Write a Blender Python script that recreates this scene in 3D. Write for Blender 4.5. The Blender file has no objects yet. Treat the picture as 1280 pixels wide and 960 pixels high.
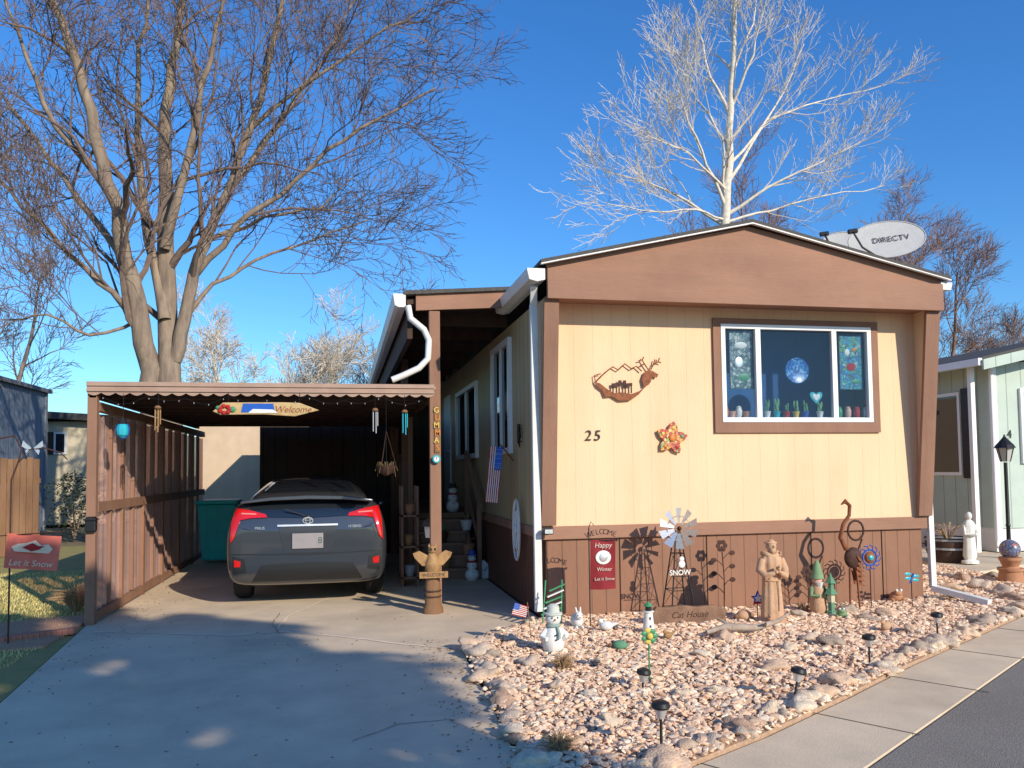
import bpy, bmesh, math, random
import numpy as np
from mathutils import Vector, Matrix, noise
from mathutils.bvhtree import BVHTree
R=math.radians; PI=math.pi; rnd=random.Random(7)
sc=bpy.context.scene; COL=sc.collection
F=1020.; CAM=Vector((0,0,1.5))
yaw=math.atan(212/F); th=math.atan(53/F); eps=.012
r0=Vector((math.cos(yaw),-math.sin(yaw),0)); f0=Vector((math.sin(yaw)*math.cos(th),math.cos(yaw)*math.cos(th),math.sin(th))); u0=r0.cross(f0)
rr=r0*math.cos(eps)-u0*math.sin(eps); uu=u0*math.cos(eps)+r0*math.sin(eps)
def ray(px,py): return f0+rr*((px-640)/F)+uu*(-(py-534)/F)
def onY(px,py,Y): d=ray(px,py); return CAM+d*(Y/d.y)
def onX(px,py,X): d=ray(px,py); return CAM+d*(X/d.x)
def onZ(px,py,Z=0.): d=ray(px,py); return CAM+d*((Z-1.5)/d.z)
cd=bpy.data.cameras.new('camera'); cam=bpy.data.objects.new('camera',cd); COL.objects.link(cam); sc.camera=cam
cd.sensor_width=36; cd.lens=36*F/1280; cd.shift_y=54/1280; cd.clip_end=2000; cd.clip_start=.05
m4=Matrix((rr,uu,-f0)).transposed().to_4x4(); m4.translation=CAM; cam.matrix_world=m4
# ---------- light
el=R(25); az=R(28)
S=Vector((math.sin(az)*math.cos(el),-math.cos(az)*math.cos(el),math.sin(el)))
sd=bpy.data.lights.new('sun','SUN'); sd.energy=5; sd.angle=R(.5); sd.color=(1,.90,.74)
so=bpy.data.objects.new('sun',sd); COL.objects.link(so); so.rotation_euler=S.to_track_quat('Z','Y').to_euler()
w=bpy.data.worlds.new('World'); sc.world=w; w.use_nodes=True; nt=w.node_tree; nt.nodes.clear()
sky=nt.nodes.new('ShaderNodeTexSky'); sky.sky_type='NISHITA'; sky.sun_disc=False; sky.sun_elevation=el; sky.sun_rotation=math.atan2(S.x,S.y)
sky.air_density=1.15; sky.dust_density=.3; sky.ozone_density=3
hs=nt.nodes.new('ShaderNodeHueSaturation'); hs.inputs['Saturation'].default_value=1.22
ml=nt.nodes.new('ShaderNodeMix'); ml.data_type='RGBA'; ml.blend_type='MULTIPLY'; ml.inputs[0].default_value=1; ml.inputs[7].default_value=(.68,1.06,1.46,1)
bg=nt.nodes.new('ShaderNodeBackground'); bg.inputs['Strength'].default_value=.13
wo=nt.nodes.new('ShaderNodeOutputWorld')
nt.links.new(sky.outputs[0],hs.inputs['Color']); nt.links.new(hs.outputs[0],ml.inputs[6]); nt.links.new(ml.outputs[2],bg.inputs[0]); nt.links.new(bg.outputs[0],wo.inputs[0])
sc.view_settings.view_transform='Standard'; sc.view_settings.look='None'; sc.view_settings.exposure=0
# ---------- materials
MC={}
def mat(name,c,c2=None,s=6,rough=.8,bump=.2,bs=40,metal=0.,coat=0.,island=False,stretch=None,groove=None,trans=None,spec=.4,dirt=0):
    if name in MC: return MC[name]
    m=bpy.data.materials.new(name); m.use_nodes=True; t=m.node_tree; N=t.nodes; L=t.links
    b=N['Principled BSDF']; b.inputs['Roughness'].default_value=rough; b.inputs['Metallic'].default_value=metal
    b.inputs['Specular IOR Level'].default_value=spec
    if coat: b.inputs['Coat Weight'].default_value=coat
    tc=N.new('ShaderNodeTexCoord'); mp=N.new('ShaderNodeMapping'); L.new(tc.outputs['Object'],mp.inputs[0])
    if stretch: mp.inputs['Scale'].default_value=stretch
    nz=N.new('ShaderNodeTexNoise'); nz.inputs['Scale'].default_value=s; nz.inputs['Detail'].default_value=6; nz.inputs['Roughness'].default_value=.6
    L.new(mp.outputs[0],nz.inputs['Vector'])
    mr=N.new('ShaderNodeMapRange'); mr.inputs[1].default_value=.3; mr.inputs[2].default_value=.7
    L.new(nz.outputs['Fac'],mr.inputs[0])
    mx=N.new('ShaderNodeMix'); mx.data_type='RGBA'
    c2=c2 or tuple(x*.8 for x in c)
    mx.inputs[6].default_value=(*c,1); mx.inputs[7].default_value=(*c2,1)
    L.new(mr.outputs[0],mx.inputs[0]); out=mx.outputs[2]
    if dirt:
        n3=N.new('ShaderNodeTexNoise'); n3.inputs['Scale'].default_value=.9; n3.inputs['Detail'].default_value=8; n3.inputs['Roughness'].default_value=.7; L.new(tc.outputs['Object'],n3.inputs['Vector'])
        m5=N.new('ShaderNodeMapRange'); m5.inputs[1].default_value=.45; m5.inputs[2].default_value=.7; m5.inputs[4].default_value=dirt; L.new(n3.outputs['Fac'],m5.inputs[0])
        m4_=N.new('ShaderNodeMix'); m4_.data_type='RGBA'; m4_.blend_type='MULTIPLY'; L.new(m5.outputs[0],m4_.inputs[0]); L.new(out,m4_.inputs[6]); m4_.inputs[7].default_value=(.45,.40,.36,1); out=m4_.outputs[2]
    if island:
        g=N.new('ShaderNodeNewGeometry'); rp=N.new('ShaderNodeValToRGB')
        cr=rp.color_ramp; cr.elements[0].color=(*island[0],1); cr.elements[1].color=(*island[-1],1)
        for i,ci in enumerate(island[1:-1]): e=cr.elements.new((i+1)/(len(island)-1)); e.color=(*ci,1)
        L.new(g.outputs['Random Per Island'],rp.inputs[0])
        m2=N.new('ShaderNodeMix'); m2.data_type='RGBA'; m2.blend_type='MULTIPLY'; m2.inputs[0].default_value=1
        L.new(out,m2.inputs[6]); L.new(rp.outputs[0],m2.inputs[7]); out=m2.outputs[2]
    bp=N.new('ShaderNodeBump'); bp.inputs['Strength'].default_value=bump; bp.inputs['Distance'].default_value=.01
    n2=N.new('ShaderNodeTexNoise'); n2.inputs['Scale'].default_value=bs; n2.inputs['Detail'].default_value=4; L.new(mp.outputs[0],n2.inputs['Vector'])
    h=n2.outputs['Fac']
    if groove:
        ax,sp,wd,dk=groove
        sx=N.new('ShaderNodeSeparateXYZ'); L.new(tc.outputs['Object'],sx.inputs[0])
        def mth(op,a,bv):
            q=N.new('ShaderNodeMath'); q.operation=op
            L.new(a,q.inputs[0])
            if bv is not None:
                if hasattr(bv,'links'): L.new(bv,q.inputs[1])
                else: q.inputs[1].default_value=bv
            return q.outputs[0]
        v=mth('FRACT',mth('DIVIDE',sx.outputs[ax],sp),None)
        g=mth('LESS_THAN',v,wd/sp)
        m3=N.new('ShaderNodeMix'); m3.data_type='RGBA'; m3.blend_type='MULTIPLY'
        L.new(mth('MULTIPLY',g,dk),m3.inputs[0]); L.new(out,m3.inputs[6]); m3.inputs[7].default_value=(.25,.22,.2,1); out=m3.outputs[2]
        h=mth('SUBTRACT',h,mth('MULTIPLY',g,dk*3))
    L.new(out,b.inputs['Base Color']); L.new(h,bp.inputs['Height']); L.new(bp.outputs[0],b.inputs['Normal'])
    if trans:
        tr=N.new('ShaderNodeBsdfTransparent'); tr.inputs[0].default_value=(*trans[1],1); ms=N.new('ShaderNodeMixShader'); ms.inputs[0].default_value=trans[0]
        L.new(tr.outputs[0],ms.inputs[1]); L.new(b.outputs[0],ms.inputs[2]); L.new(ms.outputs[0],N['Material Output'].inputs[0])
    MC[name]=m; return m
def simple(name,c,rough=.5,metal=0,coat=0,c2=None,s=8): return mat(name,c,c2 or tuple(x*.85 for x in c),s=s,rough=rough,bump=.06,metal=metal,coat=coat)
m_wall=mat('tan siding',(.86,.575,.355),(.78,.51,.305),s=3,rough=.8,bump=.3,bs=60,stretch=(1,1,.15),groove=(0,.203,.006,.22),dirt=.12)
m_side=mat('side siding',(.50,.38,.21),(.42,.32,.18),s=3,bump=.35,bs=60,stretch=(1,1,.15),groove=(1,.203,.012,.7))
m_plain=mat('tan board',(.80,.54,.33),(.70,.47,.28),s=4,bump=.3,bs=50,stretch=(1,1,.2))
m_trim=mat('brown trim',(.37,.195,.125),(.29,.155,.10),s=3,bump=.35,bs=40,stretch=(.2,1,1),dirt=.3)
m_trimv=mat('brown board',(.31,.165,.105),(.24,.125,.08),s=4,bump=.35,bs=50,stretch=(1,1,.2),dirt=.3)
m_skirt=mat('brown skirting',(.30,.145,.085),(.24,.118,.07),s=4,rough=.7,bump=.3,bs=30,stretch=(1,1,.3),groove=(0,.152,.010,.6),dirt=.2)
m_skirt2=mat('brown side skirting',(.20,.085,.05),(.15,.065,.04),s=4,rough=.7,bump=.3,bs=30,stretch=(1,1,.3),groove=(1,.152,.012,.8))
m_roof=mat('shingles',(.06,.055,.05),(.10,.09,.08),s=30,bump=.8,bs=60)
m_white=mat('white paint',(.78,.76,.72),(.66,.64,.6),s=5,rough=.45,bump=.08)
m_vinyl=mat('white vinyl',(.84,.83,.81),(.77,.76,.74),s=5,rough=.35,bump=.04)
m_black=simple('black metal',(.015,.015,.016),.45)
m_dark=mat('dark interior',(.03,.022,.018),(.02,.015,.012),s=3,rough=.9)
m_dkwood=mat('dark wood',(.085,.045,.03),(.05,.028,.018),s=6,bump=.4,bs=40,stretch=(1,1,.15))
m_wood=mat('wood',(.28,.15,.075),(.17,.085,.04),s=6,bump=.4,bs=40,stretch=(1,1,.2))
m_rust=mat('rust',(.33,.12,.05),(.17,.06,.03),s=25,rough=.75,bump=.3,metal=.3)
m_dkrust=mat('dark rust',(.10,.045,.03),(.05,.025,.02),s=25,rough=.75,bump=.3,metal=.3)
m_conc=mat('concrete',(.76,.60,.42),(.60,.475,.34),s=1.6,rough=.9,bump=.35,bs=120,dirt=.35)
m_walk=mat('sidewalk concrete',(.74,.59,.41),(.60,.48,.34),s=2.5,rough=.9,bump=.3,bs=120,dirt=.3)
m_asph=mat('asphalt',(.20,.18,.155),(.29,.26,.225),s=60,rough=.9,bump=.9,bs=150,dirt=.3)
m_soil=mat('dry soil',(.24,.18,.11),(.16,.13,.07),s=4,rough=.95,bump=.6,bs=30)
m_lawn=mat('winter lawn',(.38,.30,.11),(.24,.22,.07),s=3,rough=.95,bump=.8,bs=80)
m_stone=mat('stone',(.95,.92,.88),(.76,.70,.63),s=20,rough=.85,bump=.5,bs=60,island=[(.95,.69,.48),(.86,.57,.40),(1.,.82,.63),(.92,.63,.44),(.66,.45,.32),(1.,.87,.70),(.92,.68,.49)])
m_bed=mat('gravel base',(.56,.37,.24),(.36,.23,.15),s=25,rough=.95,bump=1,bs=60)
m_barkb=mat('grey brown bark',(.33,.25,.18),(.15,.11,.085),s=8,rough=.95,bump=.9,bs=30,stretch=(1,1,.2))
m_twigb=mat('brown twigs',(.21,.145,.115),(.135,.092,.075),s=8,rough=.9,bump=.1)
m_barkw=mat('pale bark',(.78,.70,.58),(.50,.44,.36),s=10,rough=.9,bump=.4,bs=20)
m_twigw=mat('pale twigs',(.68,.59,.47),(.57,.49,.39),s=8,rough=.9,bump=.1)
m_twigr=mat('reddish twigs',(.30,.18,.125),(.23,.135,.10),s=8,rough=.9,bump=.1)
m_glass=mat('window glass',(.05,.10,.18),(.05,.10,.18),rough=.03,bump=0,trans=(.12,(.93,.97,1.)),spec=1)
m_dglass=mat('dark glass',(.012,.016,.022),(.012,.016,.022),rough=.04,bump=0,spec=.9)
m_carp=mat('car paint',(.062,.066,.075),(.062,.066,.075),rough=.25,bump=0,metal=.55,coat=1)
m_red=simple('red lens',(.60,.010,.008),.12,coat=1)
m_teal=simple('teal plastic',(.03,.58,.52),.45)
m_redp=simple('red cloth',(.42,.02,.02),.8)
m_whitep=simple('white ceramic',(.78,.76,.71),.4)
m_green=simple('green ceramic',(.06,.28,.13),.4)
m_blue=simple('blue glaze',(.02,.10,.45),.25)
m_turq=simple('turquoise glaze',(.03,.42,.50),.3)
m_orange=simple('orange glaze',(.65,.22,.03),.5)
m_yellow=simple('yellow paint',(.7,.5,.10),.5)
m_terra=mat('terracotta',(.48,.23,.12),(.38,.18,.09),s=12,rough=.85)
m_statue=mat('buff cast stone',(.58,.36,.22),(.45,.27,.16),s=14,rough=.85,bump=.4)
m_gold=mat('golden carved wood',(.42,.25,.10),(.24,.12,.05),s=14,rough=.6,bump=.4)
m_silver=simple('galvanised metal',(.7,.7,.7),.35,metal=.7)
m_grey=simple('grey plastic',(.42,.43,.44),.4)
m_rubber=simple('tyre rubber',(.018,.018,.018),.85)
m_brick=mat('brick',(.50,.20,.13),(.38,.15,.10),s=15,rough=.9,bump=.4)
m_pink=simple('peach',(.7,.4,.3),.6)
m_sage=mat('sage green',(.2,.32,.16))
# ---------- mesh builder
class MB:
    def __init__(s): s.v=[]; s.f=[]
    def add(s,vs,fs):
        n=len(s.v); s.v+=[tuple(v) for v in vs]; s.f+=[tuple(i+n for i in f) for f in fs]; return s
    def box(s,x0,x1,y0,y1,z0,z1):
        return s.add([(x0,y0,z0),(x1,y0,z0),(x1,y1,z0),(x0,y1,z0),(x0,y0,z1),(x1,y0,z1),(x1,y1,z1),(x0,y1,z1)],
            [(0,3,2,1),(4,5,6,7),(0,1,5,4),(1,2,6,5),(2,3,7,6),(3,0,4,7)])
    def beam(s,a,b,wx,wy=None,up=(0,0,1)):
        a=Vector(a); b=Vector(b); t=(b-a).normalized(); u=Vector(up)
        if abs(t.dot(u))>.95: u=Vector((0,1,0))
        x=t.cross(u).normalized(); y=x.cross(t).normalized(); wy=wy or wx
        vs=[p+x*(i*wx/2)+y*(j*wy/2) for p in (a,b) for i,j in ((-1,-1),(1,-1),(1,1),(-1,1))]
        return s.add(vs,[(0,3,2,1),(4,5,6,7),(0,1,5,4),(1,2,6,5),(2,3,7,6),(3,0,4,7)])
    def tube(s,pts,r,n=8,cap=True,closed=False):
        pts=[Vector(p) for p in pts]; k=len(pts); rs=r if hasattr(r,'__len__') else [r]*k; vs=[];fs=[]
        for i,p in enumerate(pts):
            a=pts[(i-1)%k] if (i or closed) else pts[0]; b=pts[(i+1)%k] if (i<k-1 or closed) else pts[-1]
            t=(b-a); t=t.normalized() if t.length>1e-9 else Vector((0,0,1))
            if i==0: x=t.cross(Vector((0,0,1)) if abs(t.z)<.9 else Vector((0,1,0))).normalized()
            else:
                x=x-t*x.dot(t); x=x.normalized() if x.length>1e-6 else t.orthogonal().normalized()
            y=t.cross(x)
            for j in range(n):
                q=2*PI*j/n; vs.append(p+x*(rs[i]*math.cos(q))+y*(rs[i]*math.sin(q)))
        for i in range(k if closed else k-1):
            for j in range(n):
                a=i*n+j; b=i*n+(j+1)%n; c=((i+1)%k)*n+(j+1)%n; d=((i+1)%k)*n+j; fs.append((a,b,c,d))
        if cap and not closed: fs+= [tuple(range(n-1,-1,-1)),tuple(range((k-1)*n,k*n))]
        return s.add(vs,fs)
    def lathe(s,prof,o=(0,0,0),n=16,sx=1,sy=1,wob=0,lobes=6):
        vs=[];fs=[]; o=Vector(o)
        for r,z in prof:
            for j in range(n):
                q=2*PI*j/n; k=r*(1+wob*math.cos(lobes*q)); vs.append((o.x+k*sx*math.cos(q),o.y+k*sy*math.sin(q),o.z+z))
        for i in range(len(prof)-1):
            for j in range(n): fs.append((i*n+j,i*n+(j+1)%n,(i+1)*n+(j+1)%n,(i+1)*n+j))
        fs+=[tuple(range(n-1,-1,-1)),tuple(range((len(prof)-1)*n,len(prof)*n))]
        return s.add(vs,fs)
    def ell(s,c,r,n=12,m=8):
        if not hasattr(r,'__len__'): r=(r,r,r)
        vs=[(c[0],c[1],c[2]-r[2])];fs=[]
        for i in range(1,m):
            a=-PI/2+PI*i/m
            for j in range(n): q=2*PI*j/n; vs.append((c[0]+r[0]*math.cos(a)*math.cos(q),c[1]+r[1]*math.cos(a)*math.sin(q),c[2]+r[2]*math.sin(a)))
        vs.append((c[0],c[1],c[2]+r[2]))
        for j in range(n): fs.append((0,1+(j+1)%n,1+j)); fs.append((len(vs)-1,1+(m-2)*n+j,1+(m-2)*n+(j+1)%n))
        for i in range(m-2):
            for j in range(n): a=1+i*n; fs.append((a+j,a+(j+1)%n,a+n+(j+1)%n,a+n+j))
        return s.add(vs,fs)
    def prism(s,poly,a,b,ax='y'):
        k=len(poly)
        def P(p,t): return (p[0],t,p[1]) if ax=='y' else ((t,p[0],p[1]) if ax=='x' else (p[0],p[1],t))
        vs=[P(p,a) for p in poly]+[P(p,b) for p in poly]
        return s.add(vs,[tuple(range(k)),tuple(range(2*k-1,k-1,-1))]+[(i,(i+1)%k,k+(i+1)%k,k+i) for i in range(k)])
    def xf(s,M): s.v=[tuple(M@Vector(v)) for v in s.v]; return s
def link(me,name,m,parent=None):
    o=bpy.data.objects.new(name,me); COL.objects.link(o); me.materials.append(m)
    if parent is not None: o.parent=parent
    return o
def build(mb,name,m,parent=None,world=False,smooth=None,bevel=0,sub=0,recalc=True):
    me=bpy.data.meshes.new(name)
    off=Vector((0,0,0))
    if world and parent is not None:
        p=parent
        while p.parent: p=p.parent
        off=Vector(p.location)
    vs=[(v[0]-off.x,v[1]-off.y,v[2]-off.z) for v in mb.v] if off.length else mb.v
    me.from_pydata(vs,[],mb.f)
    if recalc and len(mb.f)<20000:
        b=bmesh.new(); b.from_mesh(me); bmesh.ops.recalc_face_normals(b,faces=b.faces); b.to_mesh(me); b.free()
    o=link(me,name,m,parent)
    if smooth:
        me.polygons.foreach_set('use_smooth',[True]*len(me.polygons)); me.set_sharp_from_angle(angle=R(smooth if smooth is not True else 45))
    if bevel:
        d=o.modifiers.new('b','BEVEL'); d.width=bevel; d.segments=2; d.limit_method='ANGLE'
    if sub:
        d=o.modifiers.new('s','SUBSURF'); d.levels=sub; d.render_levels=sub
    return o
def tag(o,label,cat,group=None,kind=None):
    if label: o['label']=label
    if cat: o['category']=cat
    if group: o['group']=group
    if kind: o['kind']=kind
    return o
def thing(name,label,cat,loc=(0,0,0),rz=0,group=None):
    o=bpy.data.objects.new(name,None); COL.objects.link(o); o.location=loc; o.rotation_euler=(0,0,rz); o.empty_display_size=.1
    return tag(o,label,cat,group)
def solo(mb,name,m,label,cat,loc=(0,0,0),rz=0,group=None,**k):
    o=build(mb,name,m,**k); o.location=loc; o.rotation_euler=(0,0,rz); return tag(o,label,cat,group)
def struct(mb,name,m,**k): return tag(build(mb,name,m,**k),None,None,None,'structure')
FRONT=Matrix.Rotation(PI/2,4,'X')
def txt(s,size,m,parent,name,M,ext=.002,world=False,shear=0,bold=0,space=1):
    cu=bpy.data.curves.new('t','FONT'); cu.body=s; cu.size=size; cu.align_x='CENTER'; cu.align_y='CENTER'; cu.extrude=ext; cu.shear=shear; cu.offset=bold; cu.space_character=space
    o=bpy.data.objects.new('t',cu); COL.objects.link(o); dg=bpy.context.evaluated_depsgraph_get(); me=bpy.data.meshes.new_from_object(o.evaluated_get(dg)); bpy.data.objects.remove(o)
    me.materials.clear(); me.transform(M)
    if world:
        p=parent
        while p.parent: p=p.parent
        me.transform(Matrix.Translation(-Vector(p.location)))
    return link(me,name,m,parent)
def T(x,y,z): return Matrix.Translation((x,y,z))
# ---------- ground
def poly(pts,z0,z1): return MB().prism(pts,z0,z1,'z')
struct(MB().add([(-400,-300,-.09),(400,-300,-.09),(400,500,-.09),(-400,500,-.09)],[(0,1,2,3)]),'ground',m_soil)
struct(poly([(-60,-36.5),(-3.2,-.19),(2.54,3.68),(5.3,5.55),(12,10.1),(30,21),(60,38),(80,20),(0,-60)],-.088,-.002),'road',m_asph)
drive=struct(poly([(-2.5,19),(-2.5,8.9),(-2.2,5.9),(-2.3,4.6),(-3.2,-.15),(1.2,2.8),(.95,3.6),(.88,4.03),(.93,5.4),(.97,6.84),(1.3,7.5),(1.94,7.93),(1.94,19)],-.08,0),'driveway',m_conc)
sw=struct(poly([(1.22,2.8),(2.54,3.70),(5.3,5.57),(12,10.12),(30,21.02),(30,22),(12,10.9),(6.76,7.04),(4.14,5.42),(3.18,4.78),(2.3,4.22),(1.67,3.87),(.97,3.6)],-.08,.004),'sidewalk',m_walk)
m_crack=mat('crack',(.14,.11,.08),rough=.95)
def ribbon(pxs,wd,z):
    pts=[]; P=[onZ(*p) for p in pxs]
    for a,b in zip(P,P[1:]):
        n=max(2,int((b-a).length/.06))
        for i in range(n): q=a.lerp(b,i/n); pts.append(Vector((q.x+rnd.uniform(-.01,.01),q.y+rnd.uniform(-.012,.012),z)))
    vs=[];fs=[]
    for i,p in enumerate(pts):
        t=(pts[min(i+1,len(pts)-1)]-pts[max(i-1,0)]).normalized(); n=Vector((-t.y,t.x,0)); k=wd*rnd.uniform(.5,1.2)
        vs+=[p+n*k,p-n*k]
        if i: fs.append((2*i-2,2*i-1,2*i+1,2*i))
    return MB().add(vs,fs)
m_patch=mat('pale crack filler',(.90,.76,.58),rough=.9)
build(ribbon([(118,790),(200,792),(290,795),(350,790),(420,795),(500,805),(572,812)],.019,.004),'crack',m_patch,drive)
build(ribbon([(345,788),(360,770),(400,752),(425,742),(500,740)],.010,.004),'crack',m_patch,drive)
build(ribbon([(350,792),(340,780),(352,765)],.004,.004),'crack',m_crack,drive)
build(ribbon([(640,930),(560,900),(500,905),(430,930)],.003,.004),'crack',m_crack,drive)
for k in range(6):
    a=Vector((1.67,3.87,0)).lerp(Vector((6.76,7.04,0)),k/5+.02); n=Vector((.55,-.83,0))
    build(MB().beam((a.x,a.y,.0055),(a.x+n.x*.62,a.y+n.y*.62,.0055),.008,.003),'joint',m_crack,sw)
lawn=struct(poly([(-2.52,19),(-2.52,8.9),(-2.22,5.9),(-2.32,4.6),(-3.2,0),(-30,-17),(-30,19)],-.08,-.012),'lawn',m_lawn)
def blades(n,region,hgt,seed):
    g=np.random.default_rng(seed); x=g.uniform(region[0],region[1],n); y=g.uniform(region[2],region[3],n)
    a=g.uniform(0,2*PI,n); h=g.uniform(.4,1,n)*hgt; w_=.005
    v=np.zeros((n,3,3)); v[:,0]=np.stack([x-w_*np.cos(a),y-w_*np.sin(a),np.full(n,-.012)],1); v[:,1]=np.stack([x+w_*np.cos(a),y+w_*np.sin(a),np.full(n,-.012)],1)
    v[:,2]=np.stack([x+h*.8*np.cos(a+1),y+h*.8*np.sin(a+1),h*.8],1)
    me=bpy.data.meshes.new('lawn_grass'); me.from_pydata(v.reshape(-1,3).tolist(),[],[(3*i,3*i+1,3*i+2) for i in range(n)]); return me
m_blade=mat('grass blades',(1,1,1),(.9,.9,.9),rough=.9,bump=0,island=[(.76,.58,.24),(.40,.42,.13),(.85,.66,.3),(.56,.52,.18)])
go=link(blades(34000,(-6.5,-2.6,6,14),.03,3),'lawn_grass',m_blade); tag(go,'short yellow green winter grass beside the carport','grass',kind='stuff')
g_=np.random.default_rng(9); V_=[];F_=[]
for i in range(900):
    e=g_.random()
    if e<.35: x,y=.9-abs(g_.normal(0,.18)),g_.uniform(4,7.3)
    elif e<.6: x,y=-2.35+abs(g_.normal(0,.25)),g_.uniform(5.5,14)
    else: x,y=g_.uniform(-2.3,1.6),g_.uniform(4,9)
    if e>.6 and g_.random()<.6: continue
    a=g_.uniform(0,6.28); s=g_.uniform(.005,.016); k=len(V_)
    V_+=[(x+s*math.cos(a),y+s*math.sin(a),.004),(x+s*.5*math.cos(a+2),y+s*.5*math.sin(a+2),.008),(x-s*math.cos(a),y-s*math.sin(a),.005),(x-s*.5*math.cos(a+2),y-s*.5*math.sin(a+2),.010)]; F_.append((k,k+1,k+2,k+3))
solo(MB().add(V_,F_),'leaf_litter',mat('dead leaf',(.30,.18,.09),(.16,.09,.045),rough=.9),'scattered dead brown leaves and grit on the driveway','leaf litter',recalc=False)['kind']='stuff'
struct(poly([(-2.56,9.6),(-2.56,7.9),(-5,7.3),(-5,8.6)],-.012,.012),'mulch_bed',mat('wood mulch',(.56,.31,.19),(.32,.17,.10),s=40,rough=.95,bump=1,bs=60))
bk=None
for i in range(13):
    a=onZ(4+i*7.2,803-i*.9,0); b=bpy.data.objects.new('edging_brick',bk.data) if bk else None
    if not bk:
        bk=build(MB().box(-.028,.028,-.05,.05,0,.055),'edging_brick',m_brick,bevel=.005); b=bk
    else: COL.objects.link(b); d=b.modifiers.new('b','BEVEL'); d.width=.005; d.segments=2
    b.location=(a.x,a.y,0); b.rotation_euler=(0,0,-.15+rnd.uniform(-.15,.15)); tag(b,'red brick set in the low row edging the left mulch bed','brick','edging bricks by the left lawn')
# ---------- rock bed
bed=[(1.96,7.93),(1.36,7.45),(1.0,6.84),(.96,5.4),(.91,4.03),(.98,3.62),(1.67,3.90),(2.3,4.25),(3.18,4.81),(4.14,5.45),(6.76,7.07),(8.3,8.1),(8.6,10.5),(6.3,10.5),(6.28,7.93)]
struct(poly(bed,-.07,.02),'gravel_bed_base',m_bed)
def inside(x,y,P):
    c=False; j=len(P)-1
    for i in range(len(P)):
        if ((P[i][1]>y)!=(P[j][1]>y)) and x<(P[j][0]-P[i][0])*(y-P[i][1])/(P[j][1]-P[i][1])+P[i][0]: c=not c
        j=i
    return c
def ico():
    b=bmesh.new(); bmesh.ops.create_icosphere(b,subdivisions=1,radius=1); v=np.array([tuple(q.co) for q in b.verts]); f=[tuple(q.index for q in fa.verts) for fa in b.faces]; b.free(); return v,f
IV,IF=ico()
def stones(n,rlo,rhi,zh,seed):
    g=np.random.default_rng(seed); V=[];Fc=[];k=0; IFa=np.array(IF)
    while k<n:
        x,y=g.uniform(.85,8.6),g.uniform(3.55,10.5)
        if not inside(x,y,bed) and not (g.random()<.15 and inside(x+.05,y,bed)): continue
        if x>6.35 and g.random()<.3: continue
        r=rlo+(rhi-rlo)*g.random()**3; a,b2,c=g.uniform(0,2*PI,3)
        q=IV*(1+g.uniform(-.34,.34,(len(IV),1)))*np.array([r*g.uniform(.8,1.5),r*g.uniform(.7,1.1),r*g.uniform(.32,.6)])
        ca,sa,cb,sb=math.cos(a),math.sin(a),math.cos(math.sin(b2)*.5),math.sin(math.sin(b2)*.5)
        q=q@np.array([[1,0,0],[0,cb,-sb],[0,sb,cb]])@np.array([[ca,-sa,0],[sa,ca,0],[0,0,1]])
        V.append(q+np.array([x,y,.022+g.uniform(0,zh)])); Fc.append(IFa+12*k); k+=1
    me=bpy.data.meshes.new('gravel'); me.from_pydata(np.concatenate(V).tolist(),[],np.concatenate(Fc).tolist()); return me
gv=link(stones(33000,.009,.037,.022,5),'gravel',m_stone); tag(gv,'tan pink and white river gravel filling the bed before the house','gravel',kind='stuff')
rockm=[]
for k in range(7):
    b=bmesh.new(); bmesh.ops.create_icosphere(b,subdivisions=3,radius=1)
    for v in b.verts:
        n_=noise.noise(v.co*1.2+Vector((k*7,0,0)))*.65+noise.noise(v.co*3+Vector((k*3,5,0)))*.22; v.co*=1+n_; v.co.z*=.6
    me=bpy.data.meshes.new('rock'); b.to_mesh(me); b.free()
    me.polygons.foreach_set('use_smooth',[True]*len(me.polygons))
    cc=[(.74,.51,.35),(.78,.61,.44),(.58,.37,.25),(.68,.52,.39),(.80,.57,.39),(.48,.37,.28),(.80,.65,.49)][k]
    me.materials.append(mat('rock %d'%k,cc,tuple(x*.65 for x in cc),s=3,rough=.9,bump=.9,bs=9)); rockm.append(me)
def rock(x,y,r,label,group,z=.02,name='edging_rock'):
    o=bpy.data.objects.new(name,rnd.choice(rockm)); COL.objects.link(o); o.location=(x,y,z+r*.2); o.rotation_euler=(rnd.uniform(-.3,.3),rnd.uniform(-.3,.3),rnd.uniform(0,6.3))
    o.scale=(r*rnd.uniform(.8,1.35),r*rnd.uniform(.75,1.1),r*rnd.uniform(.7,1.1)); tag(o,label,'rock',group)
def along(P,step,lab,grp,rl,rh):
    for a,b in zip(P,P[1:]):
        L_=math.dist(a,b); n=max(1,int(L_/step))
        for i in range(n):
            t=(i+rnd.uniform(-.3,.3))/n; rock(a[0]+(b[0]-a[0])*t+rnd.gauss(0,.035),a[1]+(b[1]-a[1])*t+rnd.gauss(0,.035),rl+(rh-rl)*rnd.random()**1.2,lab,grp)
along([(1.75,7.72),(1.42,7.42),(1.08,6.84),(1.03,5.4),(.98,4.03),(1.06,3.72)],.12,'rounded rock in the row edging the gravel bed along the driveway','rocks edging the bed along the driveway',.045,.11)
along([(1.1,3.75),(1.67,4.0),(2.26,4.34),(3.12,4.90),(4.08,5.54),(6.7,7.16),(8.3,8.2)],.12,'rounded rock in the row edging the gravel bed along the sidewalk','rocks edging the bed along the sidewalk',.045,.105)
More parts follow.
